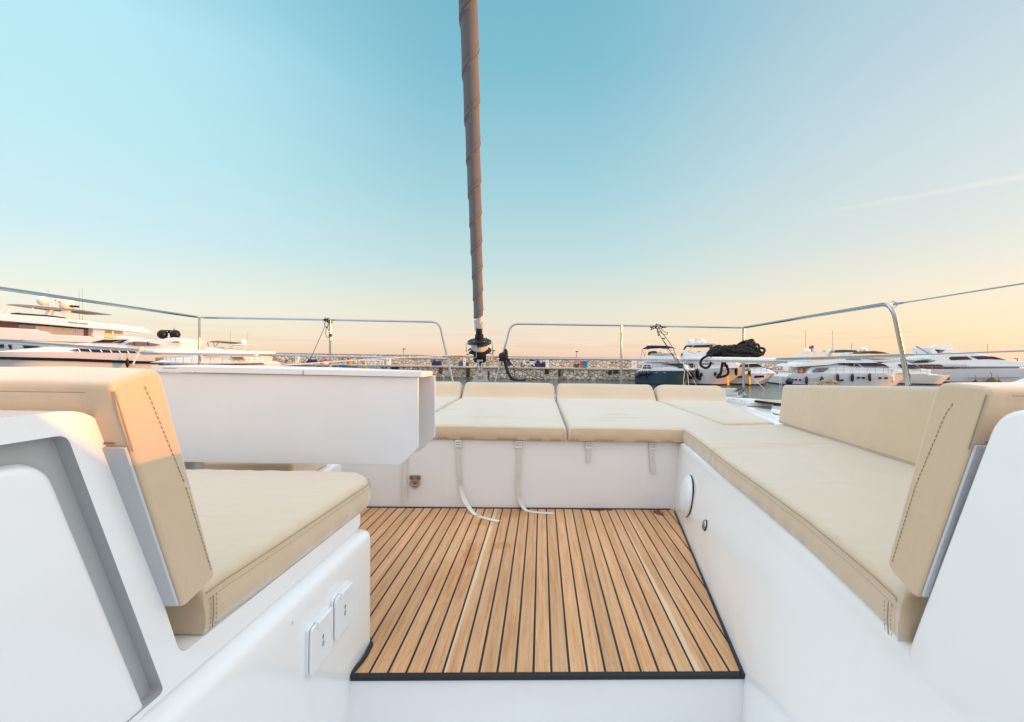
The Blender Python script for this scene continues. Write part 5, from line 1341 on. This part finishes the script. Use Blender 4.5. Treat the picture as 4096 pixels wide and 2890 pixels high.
b.ball('radome', 1945, 497, 2.2, .22, boat_w); b.tube('mast', [(1905, 525), (1912, 455)], 2.3, .05, boat_w); b.tube('mast_arm', [(1880, 470), (1950, 480)], 2.3, .03, grey_m)
b.tube('aerial', [(2010, 540), (2015, 310)], 2.3, .012, grey_m); b.tube('aerial', [(1730, 530), (1730, 290)], 2.3, .012, grey_m)
rails(b, [(400, 826), (800, 826), (1300, 828), (1900, 822), (2200, 820)], lambda a: b.side_y(a)+.12, .36, 13)
m = MB(); m.tube([(v := b.p(262+i*100, 876-i*1.6))and Vector((v[0], b.side_y(v[0])-.03, v[1])) for i in range(21)], .035, 6); obj('rubbing_strake', m, ink, b.e, local=True)
for x, y in ((985, 892), (1365, 900), (1430, 900), (1548, 903), (1778, 905)):
    a, z = b.p(x, y); m = MB(); m.ball((a, b.side_y(a)+.03, z), .12, 10, .5); obj('porthole', m, glass_b, b.e, local=True)
a, z = b.p(290, 800); m = MB(); m.box((a, b.side_y(a)+.1, z), (.35, .4, .45)); obj('anchor', m, mat('brassy_steel', (.5, .33, .1), .4, metal=.6), b.e, bevel=.05, local=True)
for x, lab in ((1172, 'navy fender on the cream yacht just left of the pulpit post'), (1500, 'navy fender on the cream yacht, first one right of the pulpit post'), (1720, 'navy fender on the cream yacht below its olive side window'), (1912, 'navy fender on the cream yacht under the rear end of its cabin')):
    fender(b, x, 862, lab, navy_fend, False, .66, 'navy fenders on the cream yacht')
for x, lab in ((2060, 'navy ball fender on the cream yacht, left of the pair by its stern'), (2258, 'navy ball fender at the very stern of the cream yacht')): fender(b, x, 905, lab, navy_fend, True, .55, 'navy ball fenders on the cream yacht')

# ---- right: blue hulled flybridge boat, bow to the right
C_ = zoom(2480, 1340, 3.532)
pS = at(*C_(215, 560), 42.0)
b = Boat('flybridge_boat', pS.x, pS.y, R(-28), 'flybridge motor boat with teal blue hull and blue bimini, moored at the quay', 'motor boat', C_)
b.hull([(205, 560), (300, 518), (420, 512), (920, 508), (1005, 498)], 3.8, bow=1, mt=boat_blue, bowlen=.55, rake=1.3)
b.slab('gunwale', [(225, 520), (300, 482), (420, 484), (900, 480), (1018, 480), (1018, 505), (920, 512), (420, 516), (300, 522)], .25, 3.55, boat_w, bevel=.05)
b.slab('deckhouse', [(296, 484), (320, 412), (275, 385), (560, 388), (760, 395), (920, 430), (955, 484)], .35, 3.45, boat_w, bevel=.06, taper=.15)
b.win([(315, 478), (345, 425), (420, 428), (440, 455), (438, 478)], .33, mat('navy_glass', (.012, .035, .08), .1)); 
for P in ([(330, 452), (438, 456)], [(380, 428), (378, 478)]): b.tube('window_mullion', P, .30, .03, boat_w)
b.win([(575, 408), (880, 402), (905, 436), (800, 446)], .33, bpy.data.materials['navy_glass'], 'windscreen'); b.win([(800, 450), (880, 448), (890, 470), (830, 472)], .30, bpy.data.materials['navy_glass'])
fl_b = b.slab('flybridge', [(322, 345), (330, 320), (490, 292), (770, 296), (815, 330), (820, 372), (640, 384), (350, 382)], .25, 3.5, boat_w, bevel=.06, taper=.2)
b.win([(415, 355), (450, 338), (742, 336), (745, 360)], .28, glass_b)
b.slab('fly_seat', [(385, 290), (400, 240), (485, 225), (500, 290)], 1.2, 2.5, brown_cloth, bevel=.08); b.slab('console', [(520, 292), (530, 245), (590, 240), (605, 292)], 1.2, 2.6, boat_w, bevel=.05)
b.win([(420, 292), (440, 262), (770, 262), (770, 292)], .45, mat('pale_perspex', (.45, .5, .5), .15), 'perspex_screen')
b.slab('bimini', [(308, 202), (390, 156), (430, 150), (660, 155), (742, 188), (640, 182), (600, 196), (500, 182), (350, 190)], .6, 3.2, navy_cloth, bevel=.03)
for P in ([(312, 200), (355, 315)], [(320, 205), (290, 340)], [(372, 195), (345, 310)], [(640, 185), (650, 262)], [(735, 190), (720, 262)], [(660, 190), (690, 262)]): b.tube('bimini_pole', P, .62, .025, steel)
b.ball('radome', 398, 148, 1.9, .14, boat_w)
rails(b, [(450, 484), (700, 482), (1000, 480)], lambda a: b.side_y(a)+.3, .48, 8)
for x in (515, 627):
    a, z = b.p(x, 540); m = MB(); m.ball((a, b.side_y(a)+.05, z), .13, 10, .6); obj('porthole', m, glass_g, b.e, local=True)
b.win([(362, 585), (388, 585), (388, 632), (365, 632)], .08, ink, 'hull_vent')
for k, (x, y) in enumerate(((250, 540), (285, 512), (318, 508), (352, 508), (415, 505))):
    fender(b, x, y, ('navy ball fender at the stern corner of the blue hulled boat, lowest of the row', 'navy ball fender on the blue hull, second of the row from the stern', 'navy ball fender on the blue hull, middle of the row of five', 'navy ball fender on the blue hull, fourth of the row from the stern', 'navy ball fender on the blue hull set slightly apart to the right')[k], navy_fend, True, .62, 'navy ball fenders on the blue hulled boat')

# ---- right: white flybridge cruiser, bow to the right
pS = at(*C_(1000, 560), 42.5)
b = Boat('flybridge_boat', pS.x, pS.y, R(-30), 'white flybridge cruiser with hardtop and brown pillars, behind the rope heap', 'motor boat', C_)
b.hull([(930, 495), (1290, 474), (1500, 470), (1700, 476), (1815, 484)], 4.6, bow=1, mt=boat_w, bowlen=.75, rake=2.6, flare=.22)
b.slab('deckhouse', [(930, 490), (880, 330), (1250, 330), (1560, 345), (1680, 420), (1640, 476)], .5, 4.1, boat_w, bevel=.08, taper=.3)
b.win([(900, 398), (1040, 400), (1060, 452), (960, 470)], .45, glass_b)
b.win([(1150, 405), (1330, 405), (1320, 416), (1160, 416)], .6, ink, 'windscreen')
b.slab('flybridge', [(838, 325), (858, 270), (880, 215), (905, 210), (960, 245), (1062, 272), (1120, 240), (1200, 218), (1300, 215), (1420, 300), (1420, 345), (860, 345)], .35, 4.2, boat_w, bevel=.06, taper=.25)
b.win([(862, 268), (884, 258), (884, 294), (864, 296)], .30, ink, 'vent')
b.slab('hardtop', [(930, 140), (1050, 112), (1200, 108), (1352, 122), (1358, 130), (1300, 136), (1250, 142), (960, 150)], .6, 4.0, boat_w, bevel=.03)
b.slab('hardtop_lining', [(940, 150), (1250, 142), (1290, 150), (1280, 168), (1000, 172), (935, 170)], .8, 3.8, brown_cloth, bevel=.02)
b.slab('arch_leg', [(928, 148), (955, 150), (908, 214), (886, 214)], .7, 1.0, glass_b, bevel=.02); b.slab('arch_leg', [(1262, 150), (1302, 140), (1306, 200), (1290, 230), (1262, 215)], .7, 1.0, brown_cloth, bevel=.02); b.slab('arch_leg', [(1262, 150), (1302, 140), (1306, 200), (1290, 230), (1262, 215)], 3.6, 3.9, brown_cloth, bevel=.02)
b.tube('strut', [(1055, 138), (958, 242)], .8, .04, boat_w); b.tube('strut', [(1340, 132), (1362, 190)], .8, .03, grey_m)
for x, r_ in ((1000, .30), (1172, .30)): b.ball('radome', x, 100, 2.0, r_, boat_w, sz=1.0)
b.ball('radome', 1095, 96, 2.4, .22, boat_w, sz=.8); b.tube('mast', [(1080, 105), (1080, 45)], 2.3, .03, grey_m); b.tube('radar_bar', [(1058, 80), (1148, 74)], 2.3, .03, grey_m)
b.slab('console', [(1090, 262), (1095, 232), (1145, 230), (1150, 262)], 1.5, 2.6, boat_c)
rails(b, [(1060, 480), (1290, 474), (1500, 470), (1800, 484)], lambda a: b.side_y(a)+.15, .75, 10)
for x, y in ((1340, 552), (1148, 560), (1125, 612)):
    a, z = b.p(x, y); m = MB(); m.ball((a, b.side_y(a)+.12, z), .14, 10, 1.5); obj('porthole', m, glass_b, b.e, local=True)
a_, z_ = b.p(1808, 500); m = MB(); m.box((a_-.15, 2.3, z_), (.5, .5, .3)); obj('anchor_roller', m, grey_m, b.e, bevel=.05, local=True)
fender(b, 1095, 478, 'long black fender near the stern of the white flybridge cruiser', black_m, False, 1.15, 'black fenders on the white flybridge cruiser'); fender(b, 1635, 450, 'black fender close to the bow of the white flybridge cruiser', black_m, False, 1.0, 'black fenders on the white flybridge cruiser')
fender(b, 1000, 530, 'navy ball fender squeezed between the blue and the white boat', navy_fend, True, .85)
a_, z_ = b.p(1512, 470); w0 = b.world(a_, b.side_y(a_)-.2, z_); m = MB(); m.ribbon([w0, w0+Vector((.03, -.02, -.5)), w0+Vector((.06, .0, -1.0)), w0+Vector((.12, 0, -1.6))], (1, .3, 0), .22, .03)
tag(obj('yellow_rope', m, yellow_m, None), 'yellow line hanging down the bow of the white flybridge cruiser', 'rope')
a_, z_ = b.p(1480, 440); m = MB(); m.box((a_, b.side_y(a_)+.3, z_), (.5, .3, .25)); obj('locker', m, red_m, b.e, bevel=.04, local=True)

# ---- right: white sports boat
pS = at(*C_(1660, 620), 43.5)
b = Boat('sports_boat', pS.x, pS.y, R(-18), 'white open sports boat with a black hull window, bow to the right', 'motor boat', C_)
b.hull([(1560, 560), (1770, 552), (2000, 548), (2180, 552), (2262, 560)], 3.6, bow=1, mt=boat_w, bowlen=.6, rake=1.5)
b.slab('foredeck', [(1680, 556), (1700, 480), (1850, 458), (2020, 462), (2150, 500), (2230, 555)], .4, 3.2, boat_w, bevel=.12, taper=.6)
b.win([(1690, 412), (1940, 408), (2030, 462), (1840, 458), (1700, 458)], .9, glass_b, 'windscreen')
b.slab('windscreen_frame', [(1650, 405), (1935, 400), (1950, 410), (1660, 415)], .8, 2.8, boat_w, bevel=.02)
b.win([(1775, 582), (2035, 574), (2033, 605), (1780, 608)], .10, black_m, 'hull_window')
b.win([(1600, 582), (1755, 584), (1755, 608), (1600, 606)], .04, black_m, 'hull_window')
rails(b, [(1800, 552), (2000, 548), (2180, 552), (2255, 558)], lambda a: b.side_y(a)+.12, .62, 6)
b.tube('spray_chine', [(1700, 690), (1900, 665), (2100, 640), (2190, 610)], .1, .02, grey_m)
a_, z_ = b.p(2250, 545); m = MB(); m.box((a_, 1.8, z_), (.6, .4, .25)); obj('anchor', m, grey_m, b.e, bevel=.05, local=True)
fender(b, 1822, 478, 'black fender hanging on the left end of the sports boat', black_m, False, 1.0)
a_, z_ = b.p(1822, 560); w0 = b.world(a_, b.side_y(a_)-.25, z_); m = MB(); m.ribbon([w0, w0+Vector((.03, 0, -.4)), w0+Vector((.05, 0, -.95))], (1, .3, 0), .22, .03)
tag(obj('yellow_rope', m, yellow_m, None), 'yellow line hanging below the black fender on the sports boat', 'rope')
def moor(label, P): m = MB(); m.tube(P, .022, 6); tag(obj('mooring_line', m, white_rope, None), label, 'rope', 'mooring lines')
moor('pale mooring line from the sports boat side slanting into the water', [at(*C_(1850, 570), 41), Vector((*atz(*C_(2060, 775), ZW).xy, ZW-.1))])
for dx, lab in ((0, 'pale mooring line hanging from the sports boat bow, left one'), (30, 'pale mooring line hanging from the sports boat bow, right one')):
    p_ = at(*C_(2255+dx*.2, 570), 40.5); moor(lab, [p_, at(*C_(2258+dx, 715), 40.2)+Vector((0, 0, -.2))])
for x0, x1, lab in ((915, 898, 'pale mooring line at the blue boat bow, left one'), (950, 965, 'pale mooring line at the blue boat bow, middle one'), (955, 1045, 'pale mooring line at the blue boat bow slanting right')):
    moor(lab, [at(*C_(x0, 500), 37.5), at(*C_(x1, 645), 37.0), at(*C_(x1+(x1-x0)*.6, 760), 36.8)])

# ---- right: white motor yacht lying across, bow to the right
E_ = zoom(3130, 1350, 4.028); F_ = zoom(3600, 1350, 4.629)
pS = at(*E_(60, 640), 43.8)
b = Boat('motor_yacht', pS.x, pS.y, R(-9), 'white motor yacht with a row of navy fenders along its side', 'motor yacht', E_)
b.hull([(70, 640), (95, 588), (400, 584), (1200, 580), (1700, 580), (2100, 590), (2330, 606)], 4.9, bow=1, mt=boat_w, bowlen=.38, rake=1.8)
b.slab('swim_platform', [(40, 725), (60, 712), (430, 735), (420, 752), (70, 745)], .4, 4.4, boat_w, bevel=.04)
b.slab('deckhouse', [(385, 588), (395, 570), (440, 500), (500, 470), (850, 440), (920, 424), (1240, 416), (1530, 414), (1640, 428), (1740, 488), (1900, 530), (2000, 560), (2060, 592)], .45, 4.4, boat_w, bevel=.10, taper=.3)
b.slab('flybridge', [(203, 478), (230, 440), (400, 402), (700, 386), (1200, 374), (1450, 384), (1605, 424), (1530, 412), (1240, 414), (915, 416), (780, 442), (390, 468)], .25, 4.6, boat_w, bevel=.06, taper=.2)
b.win([(475, 562), (500, 525), (545, 500), (640, 490), (748, 488), (715, 525), (650, 562)], .42, glass_g)
b.tube('window_mullion', [(590, 560), (605, 500)], .40, .04, wood_in)
b.win([(890, 440), (1008, 420), (998, 450)], .60, glass_b); b.win([(1018, 424), (1055, 424), (1045, 455), (1018, 452)], .60, glass_b); b.win([(1072, 420), (1195, 428), (1265, 480), (1065, 462)], .58, glass_b)
b.tube('window_mullion', [(1160, 424), (1150, 470)], .55, .03, boat_w)
b.win([(1240, 420), (1530, 416), (1638, 432), (1735, 488), (1590, 480), (1310, 480)], .60, mat('violet_glass', (.05, .045, .07), .1), 'windscreen')
for P in ([(1385, 432), (1420, 478)], [(1478, 430), (1535, 470)]): b.tube('wiper', P, .55, .025, ink)
rails(b, [(755, 580), (1200, 578), (1700, 580), (1930, 588)], lambda a: b.side_y(a)+.1, .62, 11)
b.slab('fly_screen', [(365, 340), (380, 285), (440, 335), (820, 310), (830, 330), (600, 345), (370, 395)], 1.0, 3.6, boat_w, bevel=.04)
b.slab('mast', [(485, 185), (520, 185), (590, 290), (540, 292)], 2.2, 2.6, boat_w); b.tube('mast_arm', [(450, 225), (480, 230)], 2.4, .04, grey_m); b.tube('mast_arm', [(490, 186), (588, 186)], 2.4, .03, boat_w)
b.ball('radome', 388, 240, 2.0, .34, boat_w, sz=1.1); b.ball('radome', 748, 252, 2.6, .32, boat_w, sz=1.0)
b.tube('radome_stand', [(388, 265), (392, 320)], 2.0, .12, boat_w); b.tube('radome_stand', [(748, 275), (752, 320)], 2.6, .12, boat_w)
b.slab('bimini', [(838, 216), (1000, 200), (1120, 204), (1205, 216), (1205, 240), (1060, 238), (975, 247), (900, 226)], 1.2, 3.8, brown_cloth, bevel=.03)
for P in ([(590, 242), (850, 215)], [(690, 240), (640, 310)], [(830, 225), (790, 310)], [(980, 246), (1030, 310)], [(1075, 245), (1055, 310)]): b.tube('bimini_pole', P, 1.25, .03, boat_w)
for x, y0, y1 in ((370, 205, -120), (808, 240, -110), (438, 300, 40)): b.tube('aerial', [(x, y0), (x, y1)], 2.4, .022 if x != 438 else .008, grey_m)
m = MB(); a_, z_ = b.p(445, 165, None, 2.4); m.box((a_, 2.4, z_), (.18, .02, .26)); obj('flag', m, green_m, b.e, local=True)
m = MB(); a_, z_ = b.p(482, 175, None, 2.4); m.box((a_, 2.4, z_), (.22, .02, .55)); obj('flag', m, red_m, b.e, local=True)
for x, y in ((180, 684), (232, 684), (298, 688), (762, 688), (902, 693), (962, 692), (1228, 652), (1304, 652), (1580, 656), (1688, 658)):
    a, z = b.p(x, y); m = MB(); m.loft([[Vector((a+(.16 if x > 700 else .10)*math.cos(t), b.side_y(a)+.07+o, z+.09*math.sin(t))) for t in [2*math.pi*i/12 for i in range(12)]] for o in (-.09, .05)]); obj('porthole', m, glass_b, b.e, local=True)
b.win([(340, 663), (590, 666), (590, 670), (340, 668)], .03, grey_m, 'hull_trim')
fender(b, 118, 655, 'navy ball fender at the stern corner of the right motor yacht', navy_fend, True, .88)
for k, (x, y) in enumerate(((385, 628), (625, 628), (873, 585), (1112, 585), (1390, 578))):
    fender(b, x, y, 'navy fender on the right motor yacht, '+('first from its stern', 'second from its stern, above the tan coil', 'third from its stern', 'fourth from its stern, tilted', 'fifth and last navy one towards its bow')[k], navy_fend, False, .92, 'navy fenders on the right motor yacht')
fender(b, 1778, 590, 'white fender near the bow of the right motor yacht', white_fend, False, .98)
a_, z_ = b.p(2290, 640); m = MB(); m.box((a_-.1, 2.45, z_), (.7, .6, .5)); obj('anchor', m, mat('rusty_steel', (.16, .11, .08), .6), b.e, bevel=.06, local=True)
# person-sized orange and navy items hung in its cockpit
m = MB(); a_, z_ = b.p(385, 490); w0 = b.world(a_, 1.0, z_); m.tube([w0+Vector((.3*math.cos(t), 0, .3*math.sin(t)-.3)) for t in [math.pi*2*i/20 for i in range(20)]], .09, 8, True); tag(obj('lifebuoy', m, orange_m, None), 'orange lifebuoy in the cockpit of the right motor yacht', 'lifebuoy')

# ---- right: second yacht just behind, bow further right
pS = at(*E_(1210, 640), 51)
b = Boat('motor_yacht', pS.x-4, pS.y, R(-10), 'white yacht with long brown bimini lying behind the fendered motor yacht', 'motor yacht', F_)
b.hull([(-300, 690), (100, 690), (560, 700), (980, 718), (1240, 722)], 5.0, bow=1, mt=boat_c, bowlen=.4, rake=1.6)
b.slab('foredeck', [(0, 700), (300, 640), (560, 668), (880, 712)], .8, 4.2, boat_w, bevel=.10, taper=.4)
b.slab('deckhouse', [(-300, 690), (-300, 470), (0, 458), (150, 462), (270, 500), (400, 585), (600, 600), (560, 690)], .6, 4.4, boat_w, bevel=.08, taper=.3)
b.win([(-40, 500), (70, 498), (110, 580), (20, 560)], .68, glass_b); b.win([(100, 500), (270, 506), (395, 585), (150, 582)], .62, bpy.data.materials['violet_glass'], 'windscreen')
b.slab('bimini', [(1212, 256), (1350, 225), (1490, 219), (1640, 240), (1735, 264), (1620, 262), (1460, 246), (1370, 266)], 1.2, 3.8, brown_cloth, bevel=.03, Z=E_)
b.slab('radar_arch', [(1060, 300), (1080, 250), (1130, 190), (1190, 185), (1200, 205), (1130, 260), (1110, 300)], 1.5, 3.4, boat_w, Z=E_); b.ball('radome', 1302, 208, 2.6, .38, boat_w, Z=E_, sz=1.0); b.tube('aerial', [(1110, 190), (1118, 100)], 2.4, .03, red_m, Z=E_)
b.slab('fly_seat', [(1330, 370), (1345, 345), (1860, 345), (1850, 375)], 1.5, 3.5, grey_cloth, Z=E_); b.slab('flybridge', [(1250, 345), (1500, 370), (1880, 350), (1900, 400), (1300, 395)], .9, 4.1, boat_w, Z=E_)
rails(b, [(280, 660), (700, 700), (1270, 718)], lambda a: b.side_y(a)+.15, .55, 7)
a_, z_ = b.p(1130, 765); m = MB(); m.box((a_, 2.4, z_), (.9, .5, .5)); obj('anchor', m, bpy.data.materials['rusty_steel'], b.e, bevel=.06, local=True)
# ---- far right: big yacht
pS = at(*F_(260, 600), 56)
b = Boat('motor_yacht', pS.x, pS.y, R(-6), 'big white yacht with raised bridge windows at the far right', 'motor yacht', F_)
b.hull([(200, 585), (600, 590), (1270, 594), (2210, 585), (2700, 590), (3600, 575)], 7.0, bow=1, mt=boat_w, bowlen=.3, rake=2.6)
b.slab('deckhouse', [(255, 590), (280, 490), (820, 500), (1600, 520), (2210, 545), (2210, 590)], .45, 6.5, boat_w, bevel=.05)
b.win([(320, 516), (770, 512), (820, 545), (1100, 548), (1100, 580), (600, 592), (400, 585)], .42, wood_in); b.win([(1100, 548), (1255, 550), (1250, 580), (1100, 580)], .42, glass_g); b.win([(1262, 548), (1600, 540), (2208, 548), (2205, 572), (1262, 580)], .41, glass_g)
b.slab('upper_deck', [(270, 490), (600, 480), (700, 440), (560, 400), (600, 320), (780, 305), (1240, 270), (1600, 318), (1980, 420), (2296, 452), (2800, 500), (2800, 545), (820, 545), (760, 505)], .3, 6.7, boat_w, bevel=.10, taper=.5)
b.win([(260, 470), (310, 435), (550, 432), (510, 468)], .45, ink, 'vent_panel')
b.win([(905, 388), (945, 358), (1235, 354), (1335, 412), (945, 428)], .55, mat('burgundy_glass', (.06, .02, .03), .1)); b.win([(1310, 350), (1560, 348), (1740, 358), (1970, 420), (1640, 405), (1450, 412)], .58, bpy.data.materials['burgundy_glass'], 'windscreen')
b.slab('radar_arch', [(560, 195), (630, 185), (640, 225), (710, 300), (600, 310), (575, 260)], 1.8, 4.8, boat_w); b.slab('arch_top', [(570, 200), (640, 208), (880, 212), (1000, 235), (1040, 262), (780, 292), (850, 240), (640, 218)], 1.9, 4.7, boat_w, bevel=.03)
b.slab('satellite_box', [(880, 140), (970, 138), (985, 215), (880, 212)], 2.5, 3.6, boat_w, bevel=.15); b.slab('radar', [(635, 180), (690, 140), (720, 150), (720, 185), (690, 205), (650, 200)], 2.5, 3.4, boat_w, bevel=.08)
b.tube('crane', [(300, 165), (540, 305)], 2.0, .10, grey_m); b.tube('aerial', [(1618, 310), (1620, 125)], 3, .04, grey_m); b.tube('aerial', [(875, 140), (872, 118)], 3, .04, grey_m); b.tube('aerial', [(302, 310), (304, 262)], 3, .04, grey_m)
b.slab('tender', [(100, 420), (110, 380), (300, 370), (580, 350), (590, 375), (540, 420), (270, 432)], 1.5, 4.0, boat_w, bevel=.12); b.slab('tender_cover', [(430, 352), (445, 328), (490, 335), (500, 360)], 2, 3, ink, bevel=.05)
rails(b, [(300, 590), (700, 592), (1270, 594)], .25, .55, 5, r=.03)
b.tube('rubbing_strake', [(1260, 748), (2200, 742)], -.03, .05, grey_m)
fender(b, 1645, 745, 'grey brown ball fender hanging on the big right yacht', brown_cloth, True, 1.75, out=.4)
for x, lab in ((1345, 'dark round fender just above the cushion, left of the ball fender on the big yacht'), (1770, 'dark round fender just above the cushion, right of the ball fender on the big yacht')): fender(b, x, 795, lab, boot_top, True, 1.5, out=.4)
# ================================================================== sky, sun, camera
SUN_AZ, SUN_EL = R(-5), R(4.5)          # azimuth measured from +X (right) towards +Y
sd = Vector((math.cos(SUN_AZ)*math.cos(SUN_EL), math.sin(SUN_AZ)*math.cos(SUN_EL), math.sin(SUN_EL)))
w = bpy.data.worlds.new('World'); scene.world = w; w.use_nodes = True; nt = w.node_tree; nt.nodes.clear(); g = N(nt)
out = g.new('ShaderNodeOutputWorld'); tc = g.new('ShaderNodeTexCoord').outputs['Generated']; sx = g.new('ShaderNodeSeparateXYZ'); g.link(tc, sx.inputs[0])
X, Y, Z = sx.outputs
hz = g.math('SQRT', g.math('ADD', g.math('MULTIPLY', X, X), g.math('MULTIPLY', Y, Y))); sa = g.math('DIVIDE', X, g.math('MAXIMUM', hz, .001))
def srgb(*c): return tuple((v/255/12.92 if v/255 <= .04045 else ((v/255+.055)/1.055)**2.4) for v in c)
mid = g.ramp(Z, [(0, srgb(240, 206, 182)), (.03, srgb(243, 223, 200)), (.10, srgb(229, 226, 211)), (.20, srgb(194, 220, 221)), (.34, srgb(164, 208, 219)), (.55, srgb(126, 188, 207)), (.66, srgb(118, 181, 202)), (1, srgb(150, 190, 215))])
lef = g.ramp(Z, [(0, srgb(245, 222, 192)), (.03, srgb(243, 228, 202)), (.08, srgb(236, 238, 224)), (.20, srgb(203, 232, 238)), (.34, srgb(190, 232, 241)), (.50, srgb(182, 232, 244)), (.66, srgb(140, 195, 215)), (1, srgb(150, 190, 215))])
rig = g.ramp(Z, [(0, srgb(246, 210, 178)), (.05, srgb(249, 224, 186)), (.12, srgb(240, 229, 208)), (.22, srgb(216, 223, 220)), (.36, srgb(200, 217, 223)), (.50, srgb(183, 208, 219)), (.66, srgb(160, 195, 215)), (1, srgb(150, 190, 215))])
rear = g.ramp(Z, [(0, (.75, .62, .58)), (.12, (.92, .86, .88)), (.4, (1.0, 1.03, 1.13)), (1, (1.1, 1.18, 1.28))])
c = g.mix(g.step(sa, -.05, -.74), mid, lef) if False else g.mix(g.step(g.math('MULTIPLY', sa, -1), .12, .76), mid, lef)
c = g.mix(g.step(sa, .10, .74), c, rig)
c = g.mix(g.step(g.math('MULTIPLY', Y, -1), -.25, .45), c, rear)
# overhead and at both sides, outside the frame, sky brightened as added fill
c = g.mix(g.step(Z, .66, .86), c, (1.40, 1.48, 1.58))
sd_f = g.math('MULTIPLY', g.step(g.math('ABSOLUTE', sa), .78, .93), g.step(Z, .06, .30)); c = g.mix(g.math('MULTIPLY', sd_f, .85), c, (1.65, 1.86, 2.0))
# glow round the low sun
dt = g.new('ShaderNodeVectorMath', operation='DOT_PRODUCT'); g.link(tc, dt.inputs[0]); dt.inputs[1].default_value = sd
gl = g.math('POWER', g.math('MAXIMUM', dt.outputs['Value'], 0), 8)
c = g.mix(gl, c, (1.5, .95, .55), 'ADD') if False else g.mix(g.math('MULTIPLY', gl, .6), c, (2.3, 1.75, 1.35))
# one faint contrail low on the right and thin streaks at the horizon
cd = [(uv(x*K, y*K)[0], uv(x*K, y*K)[1]) for x, y in ((1790, 487), (2296, 396))]
dirs = [Vector((u, 1, v)).normalized() for u, v in cd]; nrm = dirs[0].cross(dirs[1]).normalized()
dp = g.new('ShaderNodeVectorMath', operation='DOT_PRODUCT'); g.link(tc, dp.inputs[0]); dp.inputs[1].default_value = nrm
nz = g.noise(tc, 22, 5, .65)
off = g.math('ADD', dp.outputs['Value'], g.math('MULTIPLY', g.math('SUBTRACT', nz, .5), .006))
band = g.math('MULTIPLY', g.step(g.math('ABSOLUTE', off), .007, .0), g.step(sa, .50, .75))
c = g.mix(g.math('MULTIPLY', band, g.math('MULTIPLY', nz, .6)), c, srgb(250, 244, 232))
mp = g.new('ShaderNodeMapping'); mp.inputs['Scale'].default_value = (3, 3, 60); g.link(tc, mp.inputs[0]); hzn = g.noise(mp.outputs[0], 1.5, 4, .55)
lowf = g.math('MULTIPLY', g.step(Z, .10, .015), g.step(hzn, .52, .70)); c = g.mix(g.math('MULTIPLY', lowf, .35), c, srgb(226, 196, 186))
bg = g.new('ShaderNodeBackground'); g.link(c, bg.inputs[0]); bg.inputs[1].default_value = 1.0
sky = g.new('ShaderNodeTexSky', sky_type='NISHITA'); sky.sun_disc = False; sky.sun_elevation = SUN_EL; sky.sun_rotation = math.pi/2-SUN_AZ
b2 = g.new('ShaderNodeBackground'); g.link(sky.outputs[0], b2.inputs[0]); b2.inputs[1].default_value = .02
ad = g.new('ShaderNodeAddShader'); g.link(bg.outputs[0], ad.inputs[0]); g.link(b2.outputs[0], ad.inputs[1]); g.link(ad.outputs[0], out.inputs[0])
sl = bpy.data.lights.new('sun', 'SUN'); sl.energy = 5.4; sl.angle = R(.5); sl.color = (1.0, .345, .02)
so = bpy.data.objects.new('sun', sl); COL.objects.link(so); so.rotation_euler = sd.to_track_quat('Z', 'Y').to_euler()
cam = bpy.data.cameras.new('camera'); co = bpy.data.objects.new('camera', cam); COL.objects.link(co)
co.matrix_world = Matrix.Translation((0, 0, EYE)) @ Matrix.Rotation(R(90), 4, 'X') @ Matrix.Rotation(ROLL, 4, 'Z')
cam.sensor_width = 36; cam.lens = 36*FOC/4096; cam.shift_y = -(1445-HY)/4096; cam.clip_start = .02; cam.clip_end = 9000
scene.camera = co
scene.view_settings.view_transform = 'Standard'; scene.view_settings.look = 'None'; scene.view_settings.exposure = 0; scene.view_settings.gamma = 1
